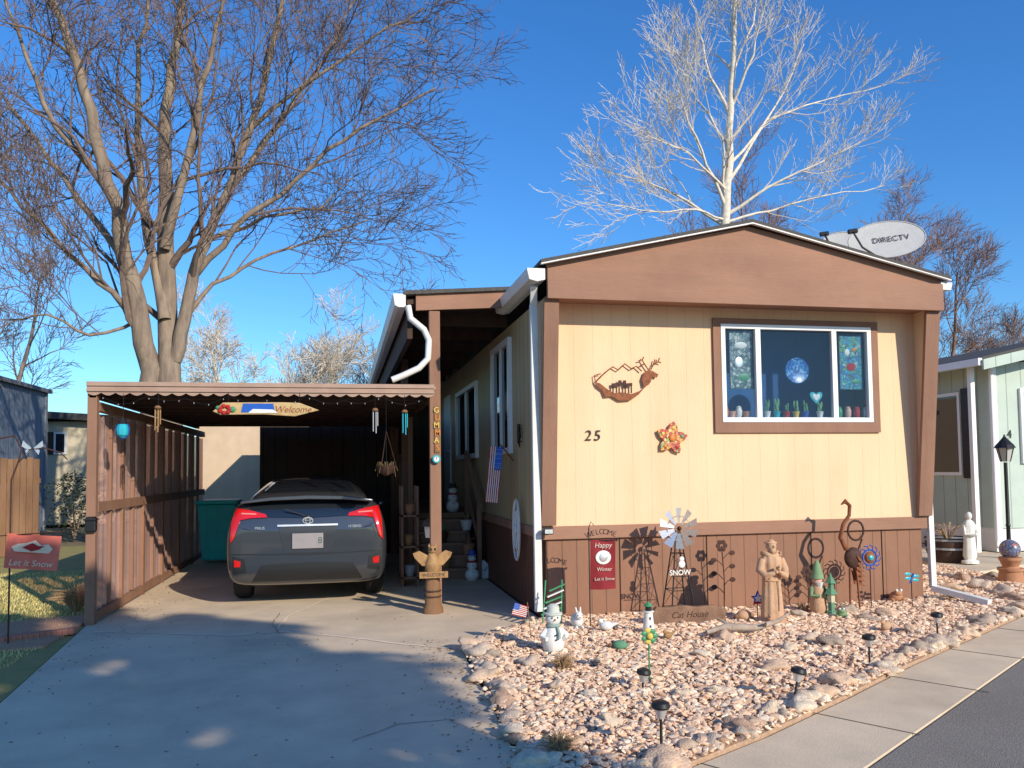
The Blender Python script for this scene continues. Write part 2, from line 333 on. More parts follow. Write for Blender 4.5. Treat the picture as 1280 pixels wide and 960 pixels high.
for (px,py,s) in [(1040,806,.10),(985,812,.08),(1010,800,.07),(880,820,.07),(965,835,.09),(905,800,.08),(750,830,.06),(810,842,.07),(900,865,.06),(1060,765,.1),(1110,770,.09),(660,830,.07),(1000,770,.07),(700,860,.06),(760,905,.07),(925,912,.08),(1085,775,.08),(1140,790,.07),(850,870,.055),(1225,735,.13),(1250,742,.12),(1205,725,.11),(1190,738,.1),(1240,722,.1),(1265,750,.1),(640,800,.06),(735,870,.05)]:
    p=onZ(px,py,.03); rock(p.x,p.y,s,'larger tan rock lying loose on the gravel','loose larger rocks on the gravel bed',.03,'loose_rock')
# ---------- mobile home
YH=7.93; XL=1.96; XR=6.28; YF=7.62
home=thing('mobile_home','tan mobile home with brown gable fascia, brown skirting and white framed front window','house',((XL+XR)/2,YH,0))
def H(mb,name,m,parent=None,**k): return build(mb,name,m,parent or home,world=True,**k)
W=lambda px,py:onY(px,py,YH)
a=W(899,405); b=W(1090,528); wx0,wx1=a.x,b.x; wz1,wz0=a.z,b.z
zs=.90; ztop=3.2
fw=MB().box(XL,wx0,YH,YH+.1,zs,ztop).box(wx1,XR,YH,YH+.1,zs,ztop).box(wx0,wx1,YH,YH+.1,zs,wz0).box(wx0,wx1,YH,YH+.1,wz1,ztop)
H(fw,'wall',m_wall)
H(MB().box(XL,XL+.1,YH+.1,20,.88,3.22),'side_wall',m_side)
H(MB().box(XR-.1,XR,YH+.1,20,.0,3.22).box(XL,XR,19.9,20,0,3.22),'rear_wall',m_plain)
H(MB().box(XL+.03,XR-.03,YH+.02,YH+.08,0,.80),'skirting',m_skirt)
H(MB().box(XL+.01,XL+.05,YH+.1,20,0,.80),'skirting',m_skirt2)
H(MB().box(XL-.02,XR+.02,YH-.022,YH+.015,.80,.93),'skirting_trim',m_trim,bevel=.004)
H(MB().box(XL-.022,XL+.012,YH+.03,20,.80,.90),'skirting_trim',m_trim,bevel=.004)
for x in (2.75,3.7,4.9,5.75): H(MB().box(x,x+.006,YH+.012,YH+.02,.02,.80),'skirting_seam',m_dark)
for x0,x1 in ((XL-.03,XL+.05),(XR-.06,XR+.02)):
    H(MB().prism([(YF+.04,3.18),(YH-.002,3.18),(YH-.002,.95),(YH-.03,.95)],x0+.01,x1-.01,'x'),'wing_wall',m_plain)
    k=MB(); wxe=.14 if x0<3 else .16
    xa=(x0-.01,x0+wxe) if x0<3 else (x1-wxe+.02,x1+.03)
    vs=[(xa[0],YF,3.17),(xa[1],YF,3.17),(xa[1],YF+.038,3.17),(xa[0],YF+.038,3.17),(xa[0],YH-.07,.94),(xa[1],YH-.07,.94),(xa[1],YH-.032,.94),(xa[0],YH-.032,.94)]
    k.add(vs,[(0,1,2,3),(4,7,6,5),(0,4,5,1),(1,5,6,2),(2,6,7,3),(3,7,4,0)]); H(k,'corner_trim',m_trimv,bevel=.004)
q=lambda px,py:onY(px,py,YF-.03)
xl,xr=q(684,373).x,q(1178,386).x; xp=q(937,283).x; zp=q(937,280).z; zb=3.15; zt=3.44
H(MB().prism([(xl,zb),(xr,zb),(xr,zt),(xl,zt)],YF-.055,YF-.012,'y'),'fascia_board',m_trim,bevel=.004)
H(MB().prism([(xl+.02,zt-.02),(xr-.02,zt-.02),(xr+.0,zt+.06),(xp,zp-.02),(xl-.0,zt+.06)],YF-.01,YF+.02,'y'),'gable_board',m_trim)
H(MB().box(XL,XR,YF,YH+.1,3.18,3.2),'soffit',m_trim)
rf=MB(); ov=.07
for (xa,za,xb,zb2) in ((xl-ov,zt+.045,xp,zp),(xp,zp,xr+ov,zt+.045)): rf.prism([(xa,za),(xb,zb2),(xb,zb2+.035),(xa,za+.035)],YF-.09,20.2,'y')
H(rf,'roof',m_roof)
dp=MB()
for (xa,za,xb,zb2) in ((xl-ov,zt+.03,xp,zp-.015),(xp,zp-.015,xr+ov,zt+.03)): dp.prism([(xa,za),(xb,zb2),(xb,zb2+.012),(xa,za+.012)],YF-.1,YF-.06,'y')
H(dp,'drip_edge',m_white)
gx0=XL-.22
H(MB().prism([(gx0,3.42),(gx0+.02,3.33),(gx0+.1,3.31),(gx0+.18,3.33),(gx0+.18,3.44),(gx0,3.44)],YF-.05,9.3,'y'),'gutter',m_white,bevel=.004)
H(MB().beam((gx0+.1,YF+.1,3.3),(XL-.1,YH-.1,3.12),.07,.055).beam((XL-.1,YH-.1,3.14),(XL-.07,YH-.02,.1),.075,.055),'downspout',m_white,bevel=.006)
H(MB().prism([(xr-.02,3.38),(xr+.1,3.38),(xr+.12,3.46),(xr-.02,3.46)],YF-.05,20,'y'),'gutter',m_white)
H(MB().beam((XR+.06,YH+.02,3.3),(XR+.06,YH-.02,.15),.06,.05),'downspout',m_white)
H(MB().beam((XR+.06,YH-.02,.15),(XR+.3,YH-.55,.06),.09,.06),'downspout_foot',m_white)
wd=H(MB().box(wx0-.085,wx0-.002,YH-.03,YH-.002,wz0-.11,wz1+.06).box(wx1+.002,wx1+.085,YH-.03,YH-.002,wz0-.11,wz1+.06).box(wx0-.002,wx1+.002,YH-.03,YH-.002,wz1+.002,wz1+.06).box(wx0-.002,wx1+.002,YH-.03,YH-.002,wz0-.11,wz0-.002),'window',m_trimv)
fr=MB(); t=.05
x1_=W(947,470).x; x2_=W(1042,470).x
fr.box(wx0,wx1,YH-.035,YH+.03,wz0,wz0+t).box(wx0,wx1,YH-.035,YH+.03,wz1-t,wz1).box(wx0,wx0+t,YH-.034,YH+.03,wz0+t,wz1-t).box(wx1-t,wx1,YH-.034,YH+.03,wz0+t,wz1-t)
fr.box(x1_-.03,x1_+.03,YH-.03,YH+.028,wz0+t,wz1-t).box(x2_-.03,x2_+.03,YH-.03,YH+.028,wz0+t,wz1-t)
H(fr,'frame',m_vinyl,wd,bevel=.004)
for xa,xb in ((wx0+t,x1_-.03),(x1_+.03,x2_-.03),(x2_+.03,wx1-t)): H(MB().box(xa,xb,YH+.001,YH+.005,wz0+t,wz1-t),'pane',m_glass,wd)
H(MB().box(wx0-.02,wx1+.02,YH+.01,YH+.3,wz0+.02,wz0+t+.005),'sill',m_white,wd)
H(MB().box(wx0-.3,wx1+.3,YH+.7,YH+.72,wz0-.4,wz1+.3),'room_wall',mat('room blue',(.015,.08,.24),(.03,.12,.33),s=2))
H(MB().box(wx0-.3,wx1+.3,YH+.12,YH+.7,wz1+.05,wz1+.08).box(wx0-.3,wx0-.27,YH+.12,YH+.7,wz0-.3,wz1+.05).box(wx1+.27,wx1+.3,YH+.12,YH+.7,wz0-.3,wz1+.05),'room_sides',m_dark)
YI=YH+.02
def WI(px,py): return onY(px,py,YI+.015)
def voro(name,cols,s):
    m=bpy.data.materials.new(name); m.use_nodes=True; t_=m.node_tree; b_=t_.nodes['Principled BSDF']; v=t_.nodes.new('ShaderNodeTexVoronoi'); v.inputs['Scale'].default_value=s
    tc=t_.nodes.new('ShaderNodeTexCoord'); t_.links.new(tc.outputs['Object'],v.inputs[0]); sp=t_.nodes.new('ShaderNodeSeparateColor'); rp=t_.nodes.new('ShaderNodeValToRGB'); rp.color_ramp.interpolation='CONSTANT'
    t_.links.new(v.outputs['Color'],sp.inputs[0]); t_.links.new(sp.outputs[0],rp.inputs[0])
    v2=t_.nodes.new('ShaderNodeTexVoronoi'); v2.feature='DISTANCE_TO_EDGE'; v2.inputs['Scale'].default_value=s; t_.links.new(tc.outputs['Object'],v2.inputs[0])
    lt=t_.nodes.new('ShaderNodeMath'); lt.operation='GREATER_THAN'; lt.inputs[1].default_value=.05; t_.links.new(v2.outputs['Distance'],lt.inputs[0])
    mm=t_.nodes.new('ShaderNodeMix'); mm.data_type='RGBA'; t_.links.new(lt.outputs[0],mm.inputs[0]); mm.inputs[6].default_value=(.02,.02,.02,1); t_.links.new(rp.outputs[0],mm.inputs[7]); t_.links.new(mm.outputs[2],b_.inputs['Base Color'])
    cr=rp.color_ramp; cr.elements[0].color=(*cols[0],1); cr.elements[1].position=1/len(cols); cr.elements[1].color=(*cols[1],1)
    for i,c in enumerate(cols[2:]): e=cr.elements.new((i+2)/len(cols)); e.color=(*c,1)
    b_.inputs['Roughness'].default_value=.3; return m
m_sg1=voro('leafy stained glass',[(.25,.34,.30),(.10,.2,.18),(.45,.5,.46),(.04,.10,.12),(.2,.26,.28)],30)
m_sg2=voro('bird stained glass',[(.03,.25,.4),(.05,.35,.3),(.03,.3,.45),(.02,.15,.35),(.25,.4,.4),(.08,.3,.12)],26)
def panel(px0,py0,px1,py1,m,name,label,cat,mots):
    A=WI(px0,py0);B=WI(px1,py1); r=thing(name,label,cat,((A.x+B.x)/2,A.y,B.z))
    build(MB().box(A.x,B.x,A.y,A.y+.006,B.z,A.z),'glass_panel',m,r,world=True)
    build(MB().tube([(A.x,A.y,A.z),(B.x,A.y,A.z),(B.x,A.y,B.z),(A.x,A.y,B.z)],.007,6,closed=True),'frame',m_black,r,world=True)
    for (fx,fz,rx,rz,mm) in mots: build(MB().ell((A.x+(B.x-A.x)*fx,A.y-.001,B.z+(A.z-B.z)*fz),(rx,.004,rz)),'motif',mm,r,world=True,smooth=True)
panel(911,413,942,486,m_sg1,'leafy_glass_panel','pale green leafy stained glass panel in the left window pane','suncatcher',[(.5,.75,.07,.035,m_whitep),(.4,.45,.05,.06,m_silver),(.6,.2,.07,.04,m_green)])
panel(1048,420,1079,487,m_sg2,'bird_glass_panel','blue and red stained glass panel in the right window pane','suncatcher',[(.5,.42,.055,.045,m_redp),(.35,.7,.03,.035,m_whitep),(.7,.15,.05,.025,m_green),(.65,.75,.03,.02,m_orange)])
P=WI(997,463); r=thing('hanging_plate','blue patterned round plate hanging in the middle of the front window','plate',(P.x,P.y+.03,P.z))
build(MB().lathe([(.03,0),(.1,.004),(.142,.02),(.137,.026),(.09,.012),(.02,.01)],n=28).xf(Matrix.Rotation(PI/2,4,'X')),'plate',voro('blue lace',[(.02,.14,.5),(.2,.45,.75),(.05,.3,.65),(.02,.1,.4),(.04,.22,.6)],45),r,smooth=60)
build(MB().tube([(0,0,.14),(0,0,.36)],.002,4),'cord',m_black,r)
P=WI(1020,496); r=thing('heart_ornament','small pale teal heart ornament low in the middle window pane','ornament',(P.x,P.y,P.z))
hp=[(.0,-.08)]+[(.075*math.sin(a_)**3,.06*math.cos(a_)-.025*math.cos(2*a_)-.01*math.cos(3*a_)) for a_ in [PI-.2-i*(2*PI-.4)/20 for i in range(21)]]
build(MB().prism(hp,-.006,.006,'y'),'heart',m_turq,r); build(MB().prism([(x*.6,z*.6) for x,z in hp],-.010,-.0065,'y'),'inlay',m_whitep,r); build(MB().tube([(0,0,.04),(0,0,.2)],.002,4),'cord',m_black,r)
cols=[m_pink,m_terra,m_whitep,m_turq,m_redp,m_yellow,m_blue,m_whitep]
desc=['leftmost','second','third','fourth','fifth','sixth','seventh','eighth']
zsl=wz0+t+.006
for i,px in enumerate([918,935,962,974,986,998,1010,1028]):
    P=WI(px,519)
    r=thing('flower_pot' if i>1 else 'mug','%s small pot from the left on the front window sill'%desc[i],'pot',(P.x,P.y+.045,zsl))
    build(MB().lathe([(.025,0),(.036,.06),(.04,.065),(.034,.068),(.03,.055)],n=14),'pot',cols[i],r,smooth=40)
    if i>1:
        k=MB(); vs_=rnd.uniform(.6,1.3)
        for j in range(3+i%4): a_=j*1.3+i; k.ell((.018*math.cos(a_),.014*math.sin(a_),.085+.03*vs_*((j+i)%3)),(.010+.004*(i%2),.012,.04*vs_),8,6)
        build(k,'plant',mat('cactus green',(.16,.36,.16)),r,smooth=True)
    else: build(MB().tube([(.03,0,.06),(.06,0,.05),(.055,0,.02),(.03,0,.015)],.005,6),'handle',cols[i],r)
for i in range(6):
    P=WI([926,909,1052,1063,1074,1085][i],503)
    solo(MB().lathe([(.02,0),(.032,.02),(.036,.075),(.026,.10),(.03,.11),(.012,.125)],n=12),'ornament_jar',[m_whitep,m_orange,m_green,m_pink,m_redp,m_silver][i],'small %s jar %s'%(['white','orange','green','peach','red','silver'][i],'in the left window pane' if i<2 else 'low in the right part of the front window'),'jar',(P.x,P.y+.05,zsl),smooth=40)
def sidewin(px0,px1,ztop_,zbot):
    ya=onX(px1,500,XL).y; yb=onX(px0,500,XL).y
    g=H(MB().box(XL-.05,XL-.001,ya-.07,ya,zbot-.07,ztop_+.07).box(XL-.05,XL-.001,yb,yb+.07,zbot-.07,ztop_+.07).box(XL-.05,XL-.001,ya,yb,ztop_,ztop_+.07).box(XL-.05,XL-.001,ya,yb,zbot-.07,zbot),'window',m_vinyl)
    H(MB().box(XL-.012,XL-.004,ya,yb,zbot,ztop_),'pane',m_dglass,g)
    H(MB().box(XL-.04,XL-.013,(ya+yb)/2-.025,(ya+yb)/2+.025,zbot,ztop_),'mullion',m_vinyl,g)
sidewin(619,639,3.0,1.76); sidewin(573,597,2.75,1.75)
dr=H(MB().box(XL-.03,XL-.001,14.9,15.8,.85,2.9),'door',m_white); H(MB().ell((XL-.06,15.0,1.85),.035),'door_handle',m_silver,dr)
txt('25',.15,m_black,home,'house_number',T(*(W(740,545)-Vector((0,.012,0))))@FRONT,.004,True,shear=.15,space=1.3)
# porch
porch=thing('porch_cover','dark porch roof with brown front beam on posts along the left side of the house','porch',(1.2,9,0))
def PO(mb,name,m,parent=None,**k): return build(mb,name,m,parent or porch,world=True,**k)
Yp=8.95; q=lambda px,py:onY(px,py,Yp)
pa,pb,pc,pd=q(520,388),q(652,384),q(652,361),q(520,366)
PO(MB().prism([(pa.x,pa.z),(1.93,pb.z),(1.93,pc.z),(pa.x,pd.z)],Yp,Yp+.04,'y'),'fascia_board',m_trim,bevel=.003)
PO(MB().prism([(.66,pd.z-.03),(1.95,pc.z-.02),(1.95,pc.z+.02),(.66,pd.z+.015)],Yp-.04,18.2,'y'),'roof',m_roof)
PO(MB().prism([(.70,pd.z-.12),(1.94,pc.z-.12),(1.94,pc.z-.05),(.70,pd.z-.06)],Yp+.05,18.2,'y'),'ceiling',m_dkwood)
for i in range(9): PO(MB().box(.72,1.94,Yp+.6+i*1.0,Yp+.65+i*1.0,pd.z-.25,pd.z-.13),'rafter',m_dkwood)
gz=pd.z-.03
PO(MB().prism([(.54,gz),(.56,gz-.12),(.60,gz-.14),(.68,gz-.14),(.68,gz+.01),(.54,gz+.01)],Yp-.03,18.2,'y'),'gutter',m_white,bevel=.004)
qs=[(510,382),(513,398),(530,412),(536,425),(535,448),(524,460),(505,469),(490,475)]
PO(MB().tube([onY(x,y,Yp-.04) for x,y in qs],.036,8),'downspout',m_white,smooth=50)
px_=q(545,500).x
PO(MB().box(px_-.07,px_+.05,Yp+.0,Yp+.1,0,pa.z),'post',m_trimv,bevel=.006)
for y in (12.2,15.0,18.0): PO(MB().box(.86,.96,y,y+.1,0,pa.z-.1),'post',m_trimv)
PO(MB().box(.98,1.94,12.3,18.2,.78,.86),'deck',m_wood); PO(MB().box(.98,1.02,12.3,18.2,0,.78),'deck_skirt',m_dkwood)
PO(MB().box(.72,.78,Yp+.3,18,3.0,pd.z-.12),'side_beam',m_dkwood)
PO(MB().box(.70,1.95,18.15,18.2,.0,pd.z-.1),'added_end_wall',m_dkwood)  # wall added to shut out a bright slit of sky behind the porch
for i in range(9): PO(MB().box(.97,1.01,12.35+i*.32,12.39+i*.32,.86,1.72),'baluster',m_trimv)
PO(MB().box(.95,1.03,12.3,15.0,1.72,1.78),'deck_rail',m_trim)
steps=thing('porch_steps','brown wooden steps leading up to the porch deck','steps',(1.5,11.4,0))
for i in range(5): build(MB().box(1.08,1.78,11.2+i*.22,11.46+i*.22,.155*(i+1)-.035,.155*(i+1)),'tread',m_trim,steps,world=True,bevel=.004); build(MB().box(1.1,1.76,11.22+i*.22,11.24+i*.22,.155*i,.155*(i+1)-.036),'riser',m_trimv,steps,world=True)
for x in (1.06,1.80): build(MB().prism([(11.2,0),(12.3,0),(12.3,.78),(12.2,.78),(11.18,.12)],x-.02,x+.02,'x'),'stringer',m_trimv,steps,world=True)
rl=thing('stair_railing','brown wooden handrail beside the porch steps','railing',(1.84,11.2,0))
build(MB().box(1.82,1.88,11.2,11.26,0,1.0),'post',m_trimv,rl,world=True); build(MB().box(1.82,1.88,12.3,12.36,0,1.75),'post',m_trimv,rl,world=True); build(MB().beam((1.85,11.15,1.0),(1.85,12.4,1.78),.06,.05),'rail',m_trim,rl,world=True)
build(MB().beam((1.85,11.2,.45),(1.85,12.35,1.2),.04,.03),'rail',m_trim,rl,world=True)
# ---------- carport
YC=8.9; XCL=-2.47; XCR=1.0
cp=thing('carport','flat metal carport with scalloped brown front edge','carport',(-.7,12,0))
def CP(mb,name,m,parent=None,**k): return build(mb,name,m,parent or cp,world=True,**k)
m_fasc=mat('pinkish brown metal',(.42,.28,.205),(.34,.22,.165),s=5,rough=.5,bump=.1,dirt=.25)
zt_=onY(300,479,YC).z
CP(MB().box(XCL-.05,XCR-.02,YC-.05,YC-.01,zt_-.045,zt_).box(XCL-.05,XCR-.02,YC-.035,YC-.01,zt_-.075,zt_-.045).box(XCL-.05,XCR-.02,YC-.047,YC-.01,zt_-.1,zt_-.075),'fascia',m_fasc,bevel=.003)
sc_=[];N_=26
for i in range(N_*6+1):
    x=XCL-.05+(XCR-.02-XCL+.05)*i/(N_*6); sc_.append((x,zt_-.112-.028*abs(math.sin(PI*i/6))))
CP(MB().prism([(XCR-.02,zt_-.098),(XCL-.05,zt_-.098)]+sc_,YC-.03,YC-.022,'y'),'scalloped_valance',m_fasc)
CP(MB().box(XCL-.04,XCR,YC,15,zt_-.05,zt_-.02),'roof',m_fasc)
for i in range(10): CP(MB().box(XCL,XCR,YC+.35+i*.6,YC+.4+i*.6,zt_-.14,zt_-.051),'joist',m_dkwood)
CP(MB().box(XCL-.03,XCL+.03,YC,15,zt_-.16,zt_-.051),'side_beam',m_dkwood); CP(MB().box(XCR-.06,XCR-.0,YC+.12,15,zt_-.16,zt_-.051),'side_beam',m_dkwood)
CP(MB().box(XCL-.05,XCL+.04,YC,YC+.09,0,zt_-.1),'post',m_trimv,bevel=.004)
for y in (11.8,14.9): CP(MB().box(XCR-.08,XCR-.01,y,y+.08,0,zt_-.16),'post',m_trimv)
ps=thing('carport_side_screen','brown framed corrugated plastic screen along the left side of the carport','screen',(XCL,11.5,0))
ys=[9.0,9.95,10.95,12.05,13.2,14.35,15.5]
m_fib=mat('brown fibreglass',(.55,.34,.29),(.66,.45,.40),s=2,rough=.35,bump=.05,trans=(.62,(.90,.62,.56)),spec=.8)  # base colour lightened to imitate daylight glowing through the panels
for i,(a_,b_) in enumerate(zip(ys,ys[1:])):
    if i: build(MB().box(XCL-.04,XCL+.04,a_,a_+.09,0,2.24),'post',m_trimv,ps,world=True)
    for z0,z1 in ((.12,1.12),(1.22,2.12)):
        k=MB(); n=int((b_-a_)/.04); vs=[];fs=[]
        for j in range(n+1):
            y=a_+.08+(b_-a_-.07)*j/n; x=XCL+.010*math.sin(j*PI/2.2)
            vs+=[(x,y,z0),(x,y,z1)]
            if j: fs.append((2*j-2,2*j,2*j+1,2*j-1))
        k.add(vs,fs); build(k,'screen_panel',m_fib,ps,world=True,smooth=80,recalc=False)
    y=(a_+b_)/2+.03; build(MB().box(XCL-.022,XCL+.03,y,y+.04,.13,2.14),'stud',m_trimv,ps,world=True)
for z0,z1 in ((2.15,2.24),(1.12,1.22),(.03,.12)): build(MB().box(XCL-.035,XCL+.045,9.0,15.5,z0,z1),'rail',m_trimv,ps,world=True)
sh=thing('storage_shed','dark brown storage shed closing the back of the carport','shed',(.2,16,0))
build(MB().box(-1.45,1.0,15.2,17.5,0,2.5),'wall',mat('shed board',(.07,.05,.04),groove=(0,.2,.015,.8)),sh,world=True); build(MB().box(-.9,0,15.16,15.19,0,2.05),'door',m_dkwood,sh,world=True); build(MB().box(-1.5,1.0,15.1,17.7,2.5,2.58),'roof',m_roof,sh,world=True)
bw=thing('rendered_wall','plain pale beige panel wall behind the carport','wall',(-2.5,19,0))
build(MB().box(-3.15,-1.6,19,19.2,0,2.75),'wall',mat('pale render',(.66,.50,.35),(.56,.43,.30),s=3,dirt=.3),bw,world=True); build(MB().box(-3.2,-1.55,18.95,19.25,2.75,2.82),'coping',m_trim,bw,world=True)
cab=thing('garage_shelf','narrow dark wooden shelf with pots on the right side of the carport','shelf',(.9,10.9,0))
for z in (.1,.5,.9): build(MB().box(.74,.97,10.7,11.1,z,z+.025),'shelf',m_trimv,cab,world=True)
for x,y in ((.74,10.7),(.94,10.7),(.74,11.07),(.94,11.07)): build(MB().box(x,x+.03,y,y+.03,0,1.3),'leg',m_trimv,cab,world=True)
for i,(x,y,z,c,l) in enumerate([(.86,10.82,.925,m_terra,'clay pot on the top level of the carport shelf'),(.85,10.84,.525,m_gold,'golden brown pot on the middle level of the carport shelf'),(.86,10.82,.125,m_grey,'grey pot on the bottom level of the carport shelf')]):
    solo(MB().lathe([(.04,0),(.06,.05),(.07,.12),(.075,.13),(.06,.14),(.05,.10)],n=16),'storage_pot',c,l,'pot',(x,y,z),smooth=40)
bn=thing('wheelie_bin','teal green wheeled rubbish bin in the back left of the carport','bin',onZ(274,702))
vs=[(-.24,-.26,.05),(.24,-.26,.05),(.24,.26,.05),(-.24,.26,.05),(-.31,-.34,.98),(.31,-.34,.98),(.31,.34,.98),(-.31,.34,.98)]
build(MB().add(vs,[(0,3,2,1),(4,5,6,7),(0,1,5,4),(1,2,6,5),(2,3,7,6),(3,0,4,7)]),'body',m_teal,bn,bevel=.03)
build(MB().box(-.33,.33,-.37,.36,.985,1.05),'lid',m_teal,bn,bevel=.015); build(MB().tube([(-.25,.38,.95),(.25,.38,.95)],.018),'handle',m_teal,bn)
for x in (-.24,.24): build(MB().tube([(x-.03,.28,.12),(x+.03,.28,.12)],.12,16),'wheel',m_rubber,bn)
for i in (-1,0,1): build(MB().beam((i*.13,-.268,.12),(i*.16,-.335,.9),.02,.015),'rib',m_teal,bn)
# ---------- car
car=thing('parked_car','dark grey hatchback car parked in the carport seen from behind','car',(-.385,9.5,0))
st=[(0.0,.77,.40,.82,.64),(.02,.84,.34,.92,.70),(.05,.868,.27,1.03,.75),(.1,.882,.24,1.13,.78),(.18,.888,.22,1.19,.76),(.34,.89,.2,1.20,.72),(.7,.89,.2,1.11,.76),(1.3,.89,.2,1.02,.80),(2.2,.88,.2,.98,.80),(3.0,.88,.2,.97,.78),(3.8,.86,.2,.88,.7),(4.25,.78,.22,.74,.58),(4.5,.62,.3,.6,.45)]
vs=[];fs=[];K=None
for (y,w_,zb_,zt2,wt) in st:
    half=[(0,zb_),(.80*w_,zb_),(.96*w_,zb_+.05),(w_,.50),(w_*1.0,.74),(w_*.985,.88 if zt2>.95 else zt2-.08),(w_*.62+wt*.36,zt2*.5+.46),(wt,zt2-.02),(wt*.8,zt2),(0,zt2+.01)]
    ring=half+[(-x,z) for x,z in half[-2:0:-1]]; K=len(ring); vs+=[(x,y,z) for x,z in ring]
for i in range(len(st)-1):
    for j in range(K): fs.append((i*K+j,i*K+(j+1)%K,(i+1)*K+(j+1)%K,(i+1)*K+j))
for base,rev in ((0,False),((len(st)-1)*K,True)):
    for j in range(K//2):
        a_,b_,c_,d_=base+j,base+j+1,base+(K-j-1)%K,base+(K-j)%K
        f_=list(dict.fromkeys([a_,b_,c_,d_])); fs.append(tuple(reversed(f_)) if rev else tuple(f_))
body=build(MB().add(vs,fs),'body',m_carp,car,smooth=80,sub=2)
gs=[(.22,.66,1.12,.60,1.23),(.6,.71,1.08,.565,1.34),(1.2,.75,1.0,.54,1.43),(1.9,.77,.95,.53,1.47),(2.6,.77,.93,.53,1.43),(3.2,.74,.92,.53,1.2),(3.65,.66,.88,.55,.95)]
vs=[];fs=[]
for (y,wb,zb_,wr,zr) in gs:
    half=[(0,zb_-.05),(wb,zb_-.05),(wb,zb_+.02),((wb+wr)/2+.03,(zb_+zr)/2+.02),(wr,zr-.04),(wr*.7,zr-.008),(0,zr)]
    ring=half+[(-x,z) for x,z in half[-2:0:-1]]; K=len(ring); vs+=[(x,y,z) for x,z in ring]
for i in range(len(gs)-1):
    for j in range(K): fs.append((i*K+j,i*K+(j+1)%K,(i+1)*K+(j+1)%K,(i+1)*K+j))
fs+=[tuple(range(K)),tuple(range((len(gs)-1)*K+K-1,(len(gs)-1)*K-1,-1))]
gh=build(MB().add(vs,fs),'cabin',m_carp,car,smooth=70,sub=2)
bpy.context.view_layer.update(); dg=bpy.context.evaluated_depsgraph_get()
def bvh_of(o):
    e=o.evaluated_get(dg); me=e.to_mesh(); t_=BVHTree.FromPolygons([v.co.copy() for v in me.vertices],[tuple(p.vertices) for p in me.polygons]); e.to_mesh_clear(); return t_
bb=bvh_of(body); gb=bvh_of(gh)
def patch(bv,top,bot,off,n=14,m=5):
    def samp(pl,t):
        k=t*(len(pl)-1); i=min(int(k),len(pl)-2); f=k-i; return (pl[i][0]*(1-f)+pl[i+1][0]*f,pl[i][1]*(1-f)+pl[i+1][1]*f)
    vs=[];fs=[]
    for j in range(m+1):
        for i in range(n+1):
            a_=samp(top,i/n); b_=samp(bot,i/n); t=j/m; x=a_[0]*(1-t)+b_[0]*t; z=a_[1]*(1-t)+b_[1]*t
            hit=bv.ray_cast(Vector((x,-1,z)),Vector((0,1,0))); y=hit[0].y if hit[0] and hit[0].y<2 else .2
            vs.append((x,y-off,z))
    k=len(vs); vs2=[(x,y+off*1.6,z) for x,y,z in vs]
    for j in range(m):
        for i in range(n): a_=j*(n+1)+i; fs.append((a_,a_+1,a_+n+2,a_+n+1))
    rim=[i for i in range(n+1)]+[j*(n+1)+n for j in range(1,m+1)]+[m*(n+1)+i for i in range(n-1,-1,-1)]+[j*(n+1) for j in range(m-1,0,-1)]
    for a_,b_ in zip(rim,rim[1:]+rim[:1]): fs.append((a_,b_,b_+k,a_+k))
    return MB().add(vs+vs2,fs)
build(patch(gb,[(-.44,1.40),(0,1.42),(.44,1.40)],[(-.53,1.26),(0,1.275),(.53,1.26)],.008,20,6),'rear_glass',m_dglass,car,smooth=50)
build(patch(bb,[(-.64,1.15),(0,1.165),(.64,1.15)],[(-.60,1.01),(0,.985),(.60,1.01)],.012,24,6),'rear_window',m_dglass,car,smooth=50)
build(MB().prism([(-.73,1.18),(-.4,1.225),(0,1.24),(.4,1.225),(.73,1.18),(.71,1.157),(.4,1.185),(0,1.195),(-.4,1.185),(-.71,1.157)],-.01,.24,'y'),'spoiler',simple('lit edge spoiler paint',(.11,.12,.14),.25,metal=.6,coat=1),car,smooth=30,bevel=.008)  # paint lighter than the body, imitating light along the spoiler edge
for s_ in (-1,1):
    build(patch(bb,[(s_*.46,1.035),(s_*.62,1.08),(s_*.80,1.11)],[(s_*.44,1.0),(s_*.62,.995),(s_*.82,.96)],.02,16,6),'tail_light',m_red,car,smooth=50)
    build(patch(bb,[(s_*.73,.98),(s_*.825,.96)],[(s_*.79,.78),(s_*.835,.72)],.02,6,8),'tail_light_corner',m_red,car,smooth=50)
    build(patch(bb,[(s_*.56,1.045),(s_*.72,1.055)],[(s_*.56,1.032),(s_*.72,1.04)],.026,8,2),'light_strip',simple('pale lens',(.7,.25,.2),.2),car,smooth=50)
    build(patch(bb,[(s_*.68,.54),(s_*.81,.58)],[(s_*.66,.40),(s_*.80,.38)],.008,8,4),'bumper_vent',m_black,car)
    build(patch(bb,[(s_*.72,.52),(s_*.79,.54)],[(s_*.725,.46),(s_*.79,.46)],.016,6,3),'reflector',m_red,car)
    build(MB().ell((s_*.94,2.9,1.02),(.1,.06,.07)),'mirror',m_carp,car,smooth=True)
build(patch(bb,[(-.32,.90),(.32,.90)],[(-.26,.60),(.26,.60)],.006,14,8),'plate_recess',simple('shadow grey',(.03,.034,.042),.4),car,smooth=50)
build(patch(bb,[(-.33,.915),(.33,.915)],[(-.33,.895),(.33,.895)],.02,16,2),'chrome_strip',m_silver,car,smooth=50)
build(patch(bb,[(-.50,.47),(0,.49),(.50,.47)],[(-.60,.29),(0,.29),(.60,.29)],.012,20,4),'diffuser',m_black,car,smooth=50)
build(patch(bb,[(-.82,.605),(0,.585),(.82,.605)],[(-.82,.592),(0,.572),(.82,.592)],.004,26,1),'bumper_line',m_black,car,smooth=50)
